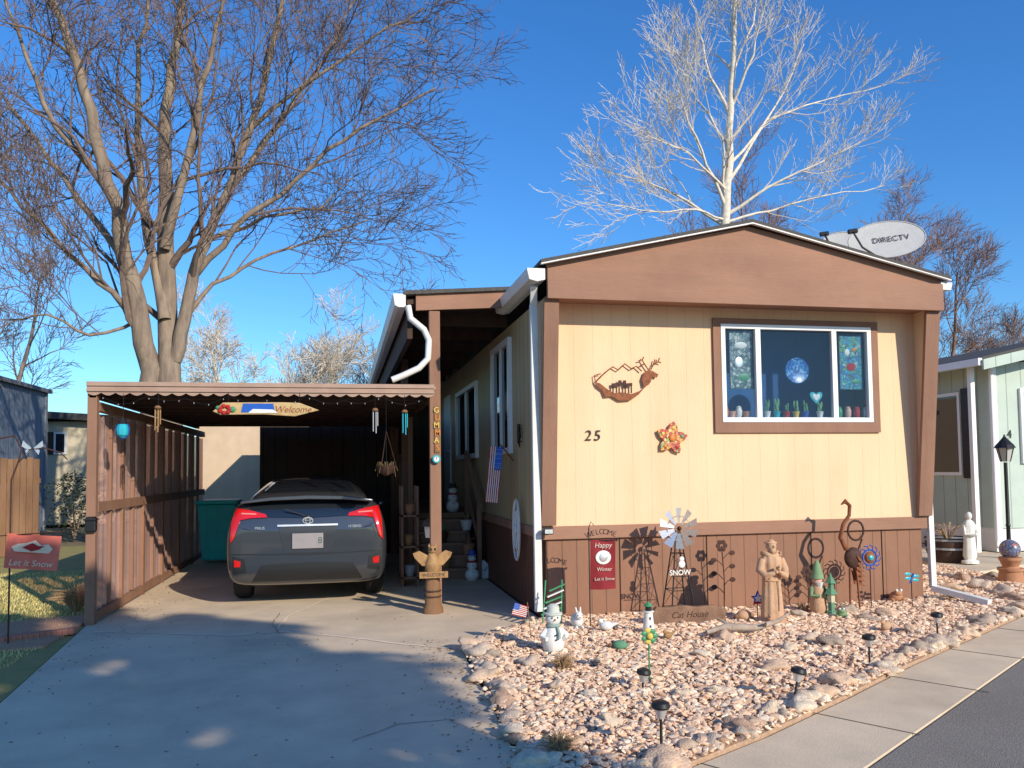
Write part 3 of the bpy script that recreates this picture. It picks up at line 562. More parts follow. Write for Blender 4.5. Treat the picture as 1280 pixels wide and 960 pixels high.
hy=bb.ray_cast(Vector((0,-1,.74)),Vector((0,1,0)))[0].y
pl=build(MB().box(-.17,.17,hy-.022,hy-.010,.645,.815),'licence_plate',simple('plate grey',(.30,.27,.27),.5),car,bevel=.004); txt('8',.10,simple('plate green',(.06,.11,.10)),pl,'plate_digit',T(.135,hy-.0235,.73)@FRONT,.001)
hy2=bb.ray_cast(Vector((0,-1,.955)),Vector((0,1,0)))[0].y
bd=build(MB().tube([(.055*math.cos(a_),hy2-.02,.955+.036*math.sin(a_)) for a_ in [i*PI/8 for i in range(16)]],.006,6,closed=True),'badge',m_silver,car,smooth=True)
build(MB().tube([(.026*math.cos(a_),hy2-.02,.955+.034*math.sin(a_)) for a_ in [i*PI/6 for i in range(12)]],.0045,6,closed=True).tube([(.05*math.cos(a_),hy2-.02,.97+.012*math.sin(a_)) for a_ in [i*PI/6 for i in range(12)]],.0045,6,closed=True),'badge_ring',m_silver,bd)
for x,s_ in ((-.52,'PRIUS'),(.52,'HYBRID')): txt(s_,.042,m_silver,car,'lettering',T(x,bb.ray_cast(Vector((x,-1,.88)),Vector((0,1,0)))[0].y-.012,.88)@FRONT,.002)
build(MB().tube([(-.02,.03,1.0),(-.25,.0,1.09)],.007,6).ell((0,.03,1.0),(.03,.02,.02)),'rear_wiper',m_black,car)
for (x,y) in ((-.77,.85),(.77,.85),(-.77,3.6),(.77,3.6)):
    RY=Matrix.Rotation(PI/2,4,'Y')
    ty=build(MB().lathe([(.2,-.09),(.29,-.1),(.32,-.07),(.325,0),(.32,.07),(.29,.1),(.2,.09)],n=28).xf(T(x,y,.325)@RY),'wheel',m_rubber,car,smooth=40)
    build(MB().lathe([(.02,-.095),(.19,-.085),(.205,-.1),(.205,.1),(.19,.085),(.02,.095)],n=20).xf(T(x,y,.325)@RY),'rim',m_silver,ty,smooth=40)
# ---------- carport front decorations
Yd=YC-.06
def hang(px,py): return onY(px,py,Yd)
A=hang(266,518);B=hang(399,505)
ws=thing('welcome_sign','long driftwood WELCOME sign with blue and red painting hung on carport edge','sign',((A.x+B.x)/2,Yd,A.z))
build(MB().prism([(A.x,A.z+.03),(A.x+.08,A.z-.005),(A.x+.5,A.z+.0),(B.x-.25,A.z-.02),(B.x,A.z+.045),(B.x-.2,B.z+.01),(A.x+.7,B.z+.015),(A.x+.1,B.z+.01)],Yd-.02,Yd+.01,'y'),'board',mat('honey driftwood',(.56,.40,.2),(.4,.26,.11),s=12),ws,world=True,bevel=.006)
build(MB().prism([(A.x+.28,A.z+.02),(A.x+.62,A.z+.02),(A.x+.6,B.z+.0),(A.x+.3,B.z+.0)],Yd-.024,Yd-.021,'y'),'painted_patch',m_blue,ws,world=True)
build(MB().prism([(A.x+.35,A.z+.015),(A.x+.65,A.z+.015),(A.x+.6,A.z+.05),(A.x+.4,A.z+.055)],Yd-.028,Yd-.025,'y'),'snow_patch',m_whitep,ws,world=True)
k=MB()
for i in range(7): a_=i*.9; k.ell((A.x+.12+.05*math.cos(a_),Yd-.03,A.z+.05+.035*math.sin(a_)),(.025,.015,.022),8,6)
build(k,'flower',m_redp,ws,world=True,smooth=True); build(MB().ell((A.x+.2,Yd-.03,A.z+.05),(.03,.015,.03)),'leaf',m_green,ws,world=True); build(MB().ell((A.x+.06,Yd-.03,A.z+.07),(.03,.012,.02)),'leaf',m_green,ws,world=True)
txt('Welcome',.095,m_rust,ws,'lettering',T(B.x-.27,Yd-.022,A.z+.05)@FRONT,.002,True,shear=.3)
for x in (A.x+.15,B.x-.2): build(MB().tube([(x,Yd,B.z),(x,Yd+.03,zt_-.1)],.003,4),'wire',m_black,ws,world=True)
def hanger(px,pybot,name,label,cat,f):
    P=hang(px,pybot); r=thing(name,label,cat,(P.x,Yd,P.z)); build(MB().tube([(0,0,0),(0,.03,zt_-.12-P.z)],.003,4),'cord',m_black,r); f(r)
def lantern(r):
    build(MB().lathe([(.02,0),(.05,.03),(.058,.09),(.045,.14),(.02,.16)],o=(0,0,-.02),n=10),'glass',m_turq,r,smooth=30); build(MB().lathe([(.05,.12),(.02,.17),(.01,.19)],n=10),'cap',m_black,r); build(MB().tube([(.065*math.cos(i),0,.06+.09*math.sin(i)) for i in [j*PI/8 for j in range(16)]],.004,4,closed=True),'ring',m_blue,r)
hanger(153,545,'hanging_lantern','blue glass lantern hanging at the left end of carport','lantern',lantern)
def chimes(mm):
    def f(r):
        build(MB().lathe([(.03,.14),(.035,.15),(.02,.17)],n=10),'top',m_wood,r)
        for j in range(5): a_=j*1.256; build(MB().tube([(.026*math.cos(a_),.026*math.sin(a_),-.02-.02*j),(.026*math.cos(a_),.026*math.sin(a_),.13)],.006,6),'tube',mm,r)
    return f
hanger(197,528,'wind_chime','small wooden wind chime near the left end of carport','wind chime',chimes(m_gold))
hanger(469,530,'wind_chime','grey metal wind chime left of the hanging basket','wind chime',chimes(m_grey))
hanger(506,532,'wind_chime','turquoise glass wind chime at the right end of carport','wind chime',chimes(m_turq))
def basket(r):
    build(MB().lathe([(.02,-.1),(.08,-.06),(.105,0),(.11,.01),(.08,0)],n=16),'bowl',m_dkrust,r,smooth=40)
    for j in range(3): a_=j*2.09; build(MB().tube([(.105*math.cos(a_),.105*math.sin(a_),0),(0,0,.38)],.003,4),'chain',m_dkrust,r)
    k=MB()
    for j in range(12): a_=j*.8; k.tube([(.03*math.cos(a_),.03*math.sin(a_),0),(.09*math.cos(a_),.09*math.sin(a_),.05),(.12*math.cos(a_),.12*math.sin(a_),-.05-.02*(j%4))],.003,4)
    build(k,'dry_plant',mat('dry stems',(.16,.11,.05)),r)
hanger(483,583,'hanging_basket','wire hanging basket with dry plant at right of carport','hanging basket',basket)
sl=thing('string_lights','string of small fairy lights looped under the carport edge','string lights',(-.7,Yd,zt_-.15))
pts=[]
for i in range(90):
    x=XCL+.1+i*(XCR-XCL-.25)/89; pts.append((x,Yd+.045,zt_-.155-.05*abs(math.sin(i*PI/11))-.02*math.sin(i*.31)))
build(MB().tube(pts,.003,4),'wire',m_black,sl,world=True)
k=MB()
for i in range(0,90,4): k.ell((pts[i][0],pts[i][1]-.005,pts[i][2]-.012),(.004,.004,.009),6,4)
build(k,'bulbs',m_grey,sl,world=True)
lt=thing('vertical_name_sign','wooden letters reading GUMMAS down the porch post','sign',(px_-.01,Yp-.02,1.8))
P0=q(546,515)
build(MB().box(P0.x-.03,P0.x+.03,Yp-.014,Yp-.002,q(546,566).z,q(546,508).z),'backboard',m_wood,lt,world=True,bevel=.004)
for i,ch in enumerate('GUMMAS'): txt(ch,.085,m_orange if i%2 else m_yellow,lt,'letter',T(P0.x+(.006 if i%2 else -.006),Yp-.018,q(546,513+i*9.4).z)@FRONT,.003,True,bold=.001)
P=q(545,574)
dl=thing('wall_thermometer','round turquoise dial thermometer on porch post','thermometer',(P.x,Yp-.03,P.z))
build(MB().lathe([(.042,0),(.046,.012),(.04,.02)],n=24).xf(Matrix.Rotation(PI/2,4,'X')),'rim',m_turq,dl); build(MB().lathe([(.028,.021),(.028,.024)],n=24).xf(Matrix.Rotation(PI/2,4,'X')),'face',m_whitep,dl); build(MB().box(-.003,.003,-.03,-.025,0,.024),'needle',m_redp,dl)
P=onY(115,655,YC); mbx=thing('post_lamp_box','small black box lamp on the carport left post','lamp',(P.x,YC-.03,P.z))
build(MB().box(-.05,.05,-.04,.03,-.07,.04),'body',m_black,mbx,bevel=.008); build(MB().prism([(-.065,.04),(.065,.04),(.03,.075),(-.03,.075)],-.055,.03,'y'),'cap',m_black,mbx)
# ---------- figurines
def stakelight(px,py,h,label,lean=0):
    P=onZ(px,py,.03); r=thing('solar_stake_light',label,'solar light',(P.x,P.y,.02)); r.rotation_euler=(0,lean,0)
    build(MB().tube([(0,0,0),(0,0,h-.06)],.008,6),'stake',m_black,r)
    build(MB().lathe([(.02,h-.08),(.035,h-.03),(.04,h-.03)],n=14),'lens',m_silver,r,smooth=30); build(MB().lathe([(.045,h-.03),(.05,h-.02),(.045,h),(.02,h+.012)],n=16),'cap',m_black,r,smooth=30)
stakelight(827,942,.27,'black solar stake light nearest the camera at bottom of gravel bed')
stakelight(992,878,.22,'black solar stake light tilted in the gravel left of the sidewalk',.2)
stakelight(1087,830,.22,'black solar stake light standing right of the middle of the gravel bed')
stakelight(1172,798,.22,'black solar stake light near the right end of the gravel bed')
stakelight(803,862,.14,'small solar stake light below the green flower ornament',.1)
def place(px,py,z=.03): p=onZ(px,py,z); return (p.x,p.y,z)
def sc_at(loc): return (f0.x*loc[0]+f0.y*loc[1])/F
L_=place(692,814); s_=sc_at(L_)*58; r=thing('snow_child_statue','white ceramic snow child figurine with hat at left of gravel bed','figurine',L_)
build(MB().lathe([(.17,0),(.22,.05),(.24,.2),(.2,.4),(.14,.52),(.1,.56)],n=20),'coat',m_whitep,r,smooth=50); build(MB().ell((0,0,.7),(.17,.16,.17),18,12),'head',m_whitep,r,smooth=True)
build(MB().lathe([(.2,.78),(.2,.81),(.14,.83),(.13,.95),(.06,1.0)],n=18),'hat',mat('pale sage glaze',(.6,.62,.54)),r,smooth=40); build(MB().tube([(.13*math.cos(a_),.13*math.sin(a_),.55) for a_ in [i*PI/8 for i in range(16)]],.04,6,closed=True).tube([(.05,-.15,.54),(.07,-.25,.4),(.06,-.26,.3)],.035,6),'scarf',mat('grey green glaze',(.3,.38,.33)),r,smooth=True)
for s__ in (-1,1): build(MB().tube([(s__*.15,0,.45),(s__*.28,-.08,.33),(s__*.19,-.2,.3)],[.07,.06,.05],8),'arm',m_whitep,r,smooth=True)
build(MB().ell((-.06,-.155,.73),.018).ell((.06,-.155,.73),.018).ell((0,-.24,.38),.02).ell((0,-.245,.28),.02),'eyes_and_buttons',m_black,r); build(MB().lathe([(.025,0),(.004,.09)],n=8).xf(T(0,-.15,.69)@Matrix.Rotation(PI/2,4,'X')),'nose',m_orange,r)
for s__ in (-1,1): build(MB().ell((s__*.1,-.06,.03),(.1,.14,.06)),'boot',mat('grey green glaze',(.2,.3,.25)),r,smooth=True)
r.scale=(s_,)*3
L_=place(722,785); s_=sc_at(L_)*26; r=thing('rabbit_figurine','small white rabbit figurine on the gravel right of snow child','figurine',L_)
build(MB().ell((0,.1,.35),(.3,.42,.35),14,10).ell((0,-.25,.62),(.2,.22,.2),12,8).tube([(-.08,-.2,.75),(-.12,-.12,1.0)],[.06,.03],8).tube([(.08,-.2,.75),(.12,-.12,1.0)],[.06,.03],8).ell((-.15,-.3,.08),(.09,.16,.08)).ell((.15,-.3,.08),(.09,.16,.08)).ell((0,.5,.3),.1),'body',m_whitep,r,smooth=True)
build(MB().ell((-.1,-.43,.66),.025).ell((.1,-.43,.66),.025).ell((0,-.47,.58),.02),'eyes_and_nose',m_black,r); r.scale=(s_,)*3
def cloth(w_,h_,amp=.012,ph=0,off=0,x0=0,z0=0,n=14,m=10):
    vs=[];fs=[]
    for j in range(m+1):
        for i in range(n+1):
            x=x0+w_*i/n; z=z0-h_*j/m; vs.append((x,amp*math.sin(x*22+z*5+ph)-off,z))
    for j in range(m):
        for i in range(n): a_=j*(n+1)+i; fs.append((a_,a_+1,a_+n+2,a_+n+1))
    return MB().add(vs,fs)
def usflag(r,w_,h_,M):
    build(cloth(w_,h_,.008).xf(M),'cloth',m_whitep,r,recalc=False)
    for s__ in (1,-1):
        k=MB()
        for i in range(0,13,2): k2=cloth(w_,h_/13,.008,0,.0015*s__,0,-h_*i/13,14,1); k.add(k2.v,k2.f)
        build(k.xf(M),'stripes',m_redp,r,recalc=False)
        build(cloth(w_*.42,h_*7/13,.008,0,.003*s__).xf(M),'canton',m_blue,r,recalc=False)
    k=MB()
    for a_ in range(4):
        for b_ in range(5): x=w_*.42*(b_+.5)/5; z=-h_*7/13*(a_+.5)/4; k.ell((x,.008*math.sin(x*22+z*5)-.0045,z),(h_*.022,.001,h_*.022),6,4)
    build(k.xf(M),'stars',m_white,r)
L_=onZ(738,786,.02); r=thing('garden_flag','dark red snowman garden flag on black iron stand below a WELCOME arch','flag',(L_.x,L_.y,.02))
zz=lambda py:onY(738,py,L_.y).z-.02
k_=sc_at(L_)
build(MB().tube([(0,0,0),(0,0,zz(660))],.006,6).tube([(0,0,zz(676)),(.26,0,zz(676))],.005,6).tube([(.0,0,zz(660)),(.02,0,zz(652)),(.05,0,zz(657))],.004,5).ell((.27,0,zz(676)),.012),'stand',m_black,r)
build(cloth(33*k_,.46,.014,0,0,.01,zz(675)),'cloth',mat('dark red cloth',(.26,.018,.022),(.19,.012,.018)),r,recalc=False)
build(MB().ell((.13,-.022,zz(697)),(.075,.006,.065)),'patch',m_whitep,r); build(MB().ell((.13,-.03,zz(697)),(.04,.006,.04)),'snowman',m_silver,r)
m_creamt=simple('cream print',(.6,.5,.42))
txt('Happy',.065,m_creamt,r,'lettering',T(.13,-.02,zz(682))@FRONT,.001,shear=.2); txt('Winter',.05,m_creamt,r,'lettering',T(.14,-.02,zz(712))@FRONT,.001); txt('Let it Snow',.042,m_creamt,r,'lettering',T(.14,-.02,zz(724))@FRONT,.001)
for i,ch in enumerate('WELCOME'): txt(ch,.07,m_dkrust,r,'arch_letter',T(.0+.042*i,.01,zz(670)+.035*math.sin(PI*(i+.5)/7))@FRONT@Matrix.Rotation(.3-.1*i,4,'Z'),.003)
L_=place(664,800); r=thing('small_stick_flag','tiny stars and stripes flag on a stick by house corner','flag',(L_[0],L_[1],L_[2]),0)
h_=onY(664,757,L_[1]).z; build(MB().tube([(0,0,0),(-.03,0,h_)],.004,5),'stick',m_wood,r); usflag(r,.13,.10,T(-.14,0,h_)@Matrix.Rotation(.3,4,'Y'))
yy=onX(633,560,XL-.1).y; r=thing('wall_flag','stars and stripes flag hanging down from slanted pole on the side wall','flag',(XL-.12,yy,0))
z1=onX(633,565,XL-.1).z; z0=onX(633,630,XL-.1).z
build(MB().tube([(.1,0,z1-.1),(-.08,-.16,z1+.08)],.009,6),'pole',m_wood,r)
usflag(r,(z1-z0)*1.05,.15,T(-.05,-.15,z1+.05)@Matrix.Rotation(PI/2+.1,4,'Y')@Matrix.Rotation(.3,4,'X'))
L_=(onY(688,750,7.55).x,7.55,.03); r=thing('mini_garden_chair','small green and white slatted chair ornament against the skirting at left','ornament',L_)
for i in range(5): build(MB().beam((-.09+.02*i,0,.10+i*.055),(.1+.01*i,0,.16+i*.055),.025,.012),'slat',m_green if i%2==0 else m_whitep,r)
build(MB().tube([(-.08,0,0),(-.04,.02,.42)],.008,6).tube([(.1,0,0),(.12,.02,.42)],.008,6),'frame',m_green,r)
Yw=7.56; A=onY(846,660,Yw); r=thing('garden_windmill','silver garden windmill with ten blades on black lattice tower','windmill',(A.x,Yw,.03)); hz_=A.z-.03
k=MB(); bt=.13
for sx in (-1,1):
    for sy in (-1,1): k.tube([(sx*bt,sy*bt,0),(sx*.02,sy*.02,hz_-.02)],.007,5)
for i in range(4):
    z=hz_*(i+.6)/5; w_=bt*(1-z/hz_)+.02*z/hz_; z2=hz_*(i+1.6)/5; w2=bt*(1-z2/hz_)+.02*z2/hz_
    for a_,b_ in (((-1,-1),(1,-1)),((1,-1),(1,1)),((1,1),(-1,1)),((-1,1),(-1,-1))):
        k.tube([(a_[0]*w_,a_[1]*w_,z),(b_[0]*w_,b_[1]*w_,z)],.004,4)
        if i<3: k.tube([(a_[0]*w_,a_[1]*w_,z),(b_[0]*w2,b_[1]*w2,z2)],.003,4)
build(k,'tower',m_black,r)
rot=MB()
for i in range(10):
    a_=i*2*PI/10; M_=T(0,-.05,hz_)@Matrix.Rotation(a_,4,'Y')@Matrix.Rotation(.5,4,'Z')
    rot.add([tuple(M_@Vector(v)) for v in ((-.015,0,.05),(.015,0,.05),(.045,0,.20),(-.045,0,.20))],[(0,1,2,3)])
rot.tube([(.12*math.cos(i*PI/10),-.048,hz_+.12*math.sin(i*PI/10)) for i in range(20)],.004,4,closed=True)
build(rot,'wheel',m_silver,r,recalc=False); build(MB().ell((0,-.06,hz_),(.022,.03,.022)),'hub',m_dkrust,r)
build(MB().tube([(0,-.05,hz_),(0,.12,hz_)],.006,5).prism([(.1,hz_-.05),(.2,hz_-.08),(.2,hz_+.08),(.1,hz_+.05)],-.001,.001,'x'),'tail',m_silver,r)
P=onY(850,712,Yw-.17); r=thing('snow_word_sign','white snowman cutout over the word SNOW hung on the windmill tower','sign',(P.x,Yw-.17,P.z))
txt('SNOW',.07,m_white,r,'lettering',T(0,0,-.03)@FRONT,.004,bold=.001); build(MB().ell((.02,0,.05),(.035,.01,.035)).ell((.02,0,.1),(.025,.01,.025)),'snowman',m_white,r); build(MB().tube([(-.08,.0,-.065),(.1,0,-.065)],.004,5).tube([(0,0,.0),(0,.06,.1)],.003,4),'wire',m_black,r)
A=onY(815,775,7.3);B=onY(905,760,7.3); r=thing('engraved_log_sign','long brown log sign engraved Cat House lying on the gravel','sign',((A.x+B.x)/2,7.3,.05))
w_=(B.x-A.x)/2
build(MB().prism([(-w_,0),(-w_*.5,-.025),(w_*.1,-.01),(w_*.3,-.03),(w_,.01),(w_*1.05,.1),(w_*.7,.14),(w_*.2,.135),(-w_*.2,.155),(-w_*.6,.14),(-w_*.9,.15),(-w_*1.04,.08)],-.03,.03,'y'),'board',mat('weathered plank',(.27,.155,.095),(.15,.08,.05),s=10,bump=.5),r,bevel=.01); txt('Cat House',.085,m_dkrust,r,'lettering',T(0,-.032,.065)@FRONT,.001,shear=.3)
def vine(px,py0,py1,Y,label,mm):
    A=onY(px,py0,Y); B=onY(px,py1,Y); r=thing('metal_flower_stake',label,'garden stake',(A.x,Y,.03)); h=B.z-.03
    build(MB().tube([(0,0,0),(.01,0,h*.5),(-.01,0,h)],.006,5),'stem',mm,r)
    for i in range(6):
        s__=1 if i%2 else -1; z=h*(.3+.1*i); e=(s__*.1,0,z+.06); build(MB().tube([(0,0,z),(s__*.05,0,z+.05),e],.004,4),'tendril',mm,r); build(MB().ell(e,(.035,.005,.025),8,6),'leaf',mm,r)
    k=MB()
    for i in range(6): a_=i*PI/3; k.ell((-.01+.04*math.cos(a_),0,h+.04*math.sin(a_)),(.025,.006,.025),8,6)
    build(k,'flower',mm,r)
vine(905,757,682,7.72,'rusty metal flower stake between windmill and robed statue',m_dkrust)
vine(1010,752,715,7.75,'low rusty flower stake right of the robed statue',m_dkrust)
P=onY(947,748,7.3); r=thing('star_stake','red white and blue star ornament on short stake left of the robed statue','ornament',(P.x,7.3,.03)); h=P.z-.03
def star(R1,R2,n=5,cx=0,cz=0): return [((R1 if i%2==0 else R2)*math.sin(i*PI/n)+cx,(R1 if i%2==0 else R2)*math.cos(i*PI/n)+cz) for i in range(2*n)]
build(MB().tube([(0,.01,0),(0,.01,h)],.005,5),'stake',m_wood,r); build(MB().prism(star(.075,.035,5,0,h),-.006,.006,'y'),'star',m_blue,r); build(MB().prism(star(.05,.022,5,0,h),-.01,-.007,'y'),'inner_star',m_whitep,r); build(MB().box(-.05,.05,-.012,-.0105,h-.05,h-.03),'stripe',m_redp,r)
L_=place(966,778); h=onY(964,672,L_[1]).z-.03
r=thing('robed_statue','tall buff stone statue of a robed bearded man holding birds','statue',L_)
build(MB().lathe([(.16,0),(.165,.03),(.13,.05)],n=20,sy=.85),'base',m_statue,r)
build(MB().lathe([(.125,.05),(.135,.1),(.12,.3),(.105,.5),(.115,.62),(.13,.70),(.12,.77),(.06,.82),(.045,.84)],n=40,sy=.75,wob=.07,lobes=9),'robe',m_statue,r,smooth=60)
build(MB().ell((0,-.01,.905),(.058,.062,.078),18,14).ell((0,-.07,.9),(.012,.018,.02),8,6).ell((-.06,0,.9),(.012,.015,.02),8,6).ell((.06,0,.9),(.012,.015,.02),8,6),'head',m_statue,r,smooth=True)
build(MB().ell((0,-.045,.855),(.04,.035,.04),12,8).tube([(.062*math.cos(a_),.005+.062*math.sin(a_),.94) for a_ in [i*PI/8 for i in range(16)]],.014,6,closed=True),'beard_and_hair',m_statue,r,smooth=True)
build(MB().tube([(.04*math.cos(a_)*2.2,.02+.07*math.sin(a_),.8+.02*math.cos(2*a_)) for a_ in [i*PI/8 for i in range(16)]],.032,8,closed=True),'hood',m_statue,r,smooth=True)
for s__ in (-1,1): build(MB().tube([(s__*.115,0,.75),(s__*.155,-.02,.62),(s__*.12,-.1,.56),(s__*.03,-.14,.60)],[.05,.055,.045,.025],10).ell((s__*.02,-.15,.61),(.025,.03,.02)),'arm',m_statue,r,smooth=True)
for bx_,by_,bz_ in ((0,-.16,.655),(.09,-.03,.80),(-.1,-.1,.07)): build(MB().ell((bx_,by_,bz_),(.025,.04,.024)).ell((bx_,by_-.03,bz_+.025),.015),'bird',m_statue,r,smooth=True)
build(MB().tube([(.03,-.1,.5),(.035,-.105,.3),(.03,-.11,.15)],.008,6).tube([(.108*math.cos(a_),.082*math.sin(a_),.5) for a_ in [i*PI/8 for i in range(16)]],.01,6,closed=True),'rope_belt',m_statue,r)
r.scale=(h,)*3
L_=(onY(1023,770,7.45).x,7.45,.03); h=onY(1023,700,7.45).z-.03
r=thing('green_gnome','tall thin green and tan gnome figurine right of the robed statue','figurine',L_)
build(MB().lathe([(.13,0),(.16,.1),(.12,.45),(.1,.55)],n=16),'coat',m_statue,r,smooth=40); build(MB().ell((0,0,.62),(.1,.1,.1)),'head',m_pink,r,smooth=True); build(MB().lathe([(.13,.66),(.1,.75),(.05,.95),(.01,1.0)],n=14),'hat',m_sage,r,smooth=50); build(MB().lathe([(.09,.0),(.01,-.2)],o=(0,-.07,.6),n=10),'beard',m_whitep,r)
for s__ in (-1,1): build(MB().tube([(s__*.12,0,.5),(s__*.18,-.08,.35),(s__*.05,-.15,.35)],.035,6),'arm',m_sage,r,smooth=True)
r.scale=(h,h,h)
L_=(onY(1036,770,7.4).x,7.35,.03); h=onY(1036,716,7.35).z-.03
r=thing('pagoda_lantern','small green roofed pagoda lantern ornament beside the gnome','ornament',L_)
m_gg=mat('muted green',(.12,.28,.16))
build(MB().lathe([(.2,0),(.18,.08),(.12,.1),(.12,.3)],n=6),'base',m_gg,r); build(MB().lathe([(.14,.3),(.14,.5)],n=6),'light_box',mat('cream glass',(.6,.55,.35)),r); build(MB().lathe([(.25,.5),(.12,.62),(.1,.64)],n=6),'roof',m_gg,r); build(MB().lathe([(.1,.64),(.1,.76),(.2,.76),(.05,.92),(.02,1)],n=6),'upper_roof',m_gg,r); r.scale=(h*.7,h*.7,h)
Yr=7.55; A=onY(1066,750,Yr); r=thing('rusty_metal_bird','tall rusty welded metal crane with looped neck against the skirting','garden sculpture',(A.x,Yr,.03)); h=onY(1066,625,Yr).z-.03
build(MB().tube([(-.03,0,0),(-.02,0,h*.35),(.0,0,h*.45)],.012,6),'leg',m_rust,r); build(MB().tube([(.08,0,0),(.06,0,h*.3),(.04,0,h*.42)],.012,6),'leg',m_rust,r)
build(MB().ell((.02,0,h*.47),(.10,.05,.11),14,10),'body',m_dkrust,r,smooth=True)
for i in range(6): build(MB().prism([(.02+.0*i,h*.50-.03*i),(.12+.012*i,h*.42-.05*i),(.05,h*.45-.05*i)],-.06+.02*i,-.055+.02*i,'y'),'feather',m_rust,r)
build(MB().tube([(-.05,0,h*.55),(-.12,0,h*.66),(-.08,0,h*.78),(-.01,0,h*.86),(.0,0,h*.95),(-.05,0,h*.99),(-.1,0,h*.96)],[.03,.022,.02,.018,.02,.025,.006],8),'neck',m_rust,r,smooth=True)
build(MB().tube([(.06+.09*math.cos(a_),0,h*.72+.1*math.sin(a_)) for a_ in [i*PI/8 for i in range(16)]],.012,6,closed=True).tube([(.06,0,h*.5),(.13,0,h*.64)],.01,6),'wing_loop',m_dkrust,r)
def ringorn(px,py,Y,label):
    P=onY(px,py,Y); r=thing('gazing_ornament',label,'garden stake',(P.x,Y,.03)); h=P.z-.03
    build(MB().tube([(0,0,0),(0,0,h-.1)],.006,5),'stake',m_dkrust,r)
    k=MB()
    for i in range(12): a_=i*PI/6; k.tube([(.08*math.cos(a_),0,h+.08*math.sin(a_)),(.12*math.cos(a_+.2),0,h+.12*math.sin(a_+.2)),(.13*math.cos(a_+.5),0,h+.13*math.sin(a_+.5))],.006,4)
    k.tube([(.08*math.cos(i*PI/10),0,h+.08*math.sin(i*PI/10)) for i in range(20)],.010,6,closed=True); build(k,'ring',m_blue,r)
    build(MB().ell((0,0,h),(.06,.03,.06),16,10),'glass',m_rust,r,smooth=True); build(MB().ell((0,-.025,h),(.03,.015,.03)),'centre',m_turq,r)
ringorn(1087,697,7.6,'blue glass sun ornament on rusty stake near the right of the skirting')
P=onY(1139,722,7.5); r=thing('dragonfly_stake','turquoise dragonfly ornament on a thin stake near right corner of skirting','garden stake',(P.x,7.5,.03)); h=P.z-.03
build(MB().tube([(0,0,0),(0,0,h)],.005,5),'stake',m_black,r); build(MB().tube([(-.03,-.01,h-.06),(0,-.01,h),(.02,-.01,h+.04)],[.005,.008,.012],6),'body',m_blue,r)
for (dx,dz) in ((-.045,.04),(.05,.015),(-.045,-.005),(.045,-.025)): build(MB().ell((dx,-.01,h+dz),(.04,.004,.015),10,6),'wing',m_turq,r)
L_=place(811,792); h=onY(811,752,L_[1]).z-.03; r=thing('lighthouse_ornament','small white lighthouse ornament with dark top in the gravel','ornament',L_)
build(MB().lathe([(.22,0),(.15,.65),(.2,.68),(.2,.72)],n=16),'tower',m_whitep,r,smooth=30); build(MB().lathe([(.11,.72),(.11,.86)],n=12),'lamp_room',m_black,r); build(MB().lathe([(.17,.86),(.02,1.0)],n=12),'roof',m_green,r)
for z in (.2,.45): build(MB().box(-.03,.03,-.215+z*.1,-.13,z,z+.09),'window',m_black,r)
r.scale=(h*.9,h*.9,h)
P=place(812,850); h=onY(812,800,P[1]).z; r=thing('flower_stake','green and yellow daisy ornament on stake below the small lighthouse','garden stake',P)
build(MB().tube([(0,0,0),(0,0,h)],.006,5),'stake',m_green,r); build(MB().ell((0,-.02,h),(.025,.02,.025)),'centre',m_yellow,r,smooth=True)
for i in range(7): a_=i*2*PI/7; build(MB().ell((.04*math.cos(a_),-.01,h+.04*math.sin(a_)),(.024,.008,.018),10,6),'petal',[m_green,m_yellow][i%3==2],r,smooth=True)
def animal(px,py,hpx,name,label,mm,kind):
    L_=place(px,py); s_=sc_at(L_)*hpx; r=thing(name,label,'figurine',L_,rnd.uniform(-.6,.6))
    if kind=='turtle':
        build(MB().ell((0,0,.4),(.75,.6,.5),16,10),'shell',mm,r,smooth=True); build(MB().ell((-.9,0,.4),(.25,.2,.2)).ell((-.5,-.5,.12),(.2,.2,.14)).ell((.5,-.5,.12),(.2,.2,.14)).ell((-.5,.5,.12),(.2,.2,.14)).ell((.5,.5,.12),(.2,.2,.14)),'body',m_wood,r,smooth=True)
    elif kind=='bird':
        build(MB().ell((0,0,.45),(.5,.32,.35),14,10).ell((-.42,0,.8),(.2,.18,.18)).tube([(.4,0,.5),(.85,0,.65)],[.16,.06],8).tube([(0,-.1,.2),(0,-.1,0)],.05,6).tube([(0,.1,.2),(0,.1,0)],.05,6),'body',mm,r,smooth=True); build(MB().lathe([(.06,0),(.01,.2)],n=8).xf(T(-.58,0,.8)@Matrix.Rotation(-PI/2,4,'Y')),'beak',m_orange,r)
    elif kind=='frog':
        build(MB().ell((0,0,.35),(.45,.4,.35),14,10).ell((0,-.25,.62),(.3,.25,.22)).ell((-.4,-.1,.15),(.18,.35,.15)).ell((.4,-.1,.15),(.18,.35,.15)),'body',mm,r,smooth=True)
        for sx in (-1,1): build(MB().ell((sx*.16,-.35,.82),.1),'eye',m_whitep,r,smooth=True)
    r.scale=(s_,)*3
animal(775,812,13,'turtle_figurine','small green turtle figurine on the gravel below the log sign',m_gg,'turtle')
animal(758,790,17,'bird_figurine','small white bird figurine near foot of the red garden flag',m_whitep,'bird')
animal(1108,790,16,'bird_figurine','small pale bird figurine in front of the blue sun ornament',m_statue,'bird')
animal(1098,748,22,'frog_figurine','beige frog figurine beside the foot of the rusty crane',m_statue,'frog')
animal(1120,752,18,'frog_figurine','terracotta frog figurine between the rusty crane and dragonfly stake',m_terra,'frog')
animal(1052,772,14,'frog_figurine','sage green frog figurine right of the pagoda lantern',m_sage,'frog')
animal(835,800,13,'bird_figurine','tan bird figurine on the gravel in front of log sign',m_gold,'bird')
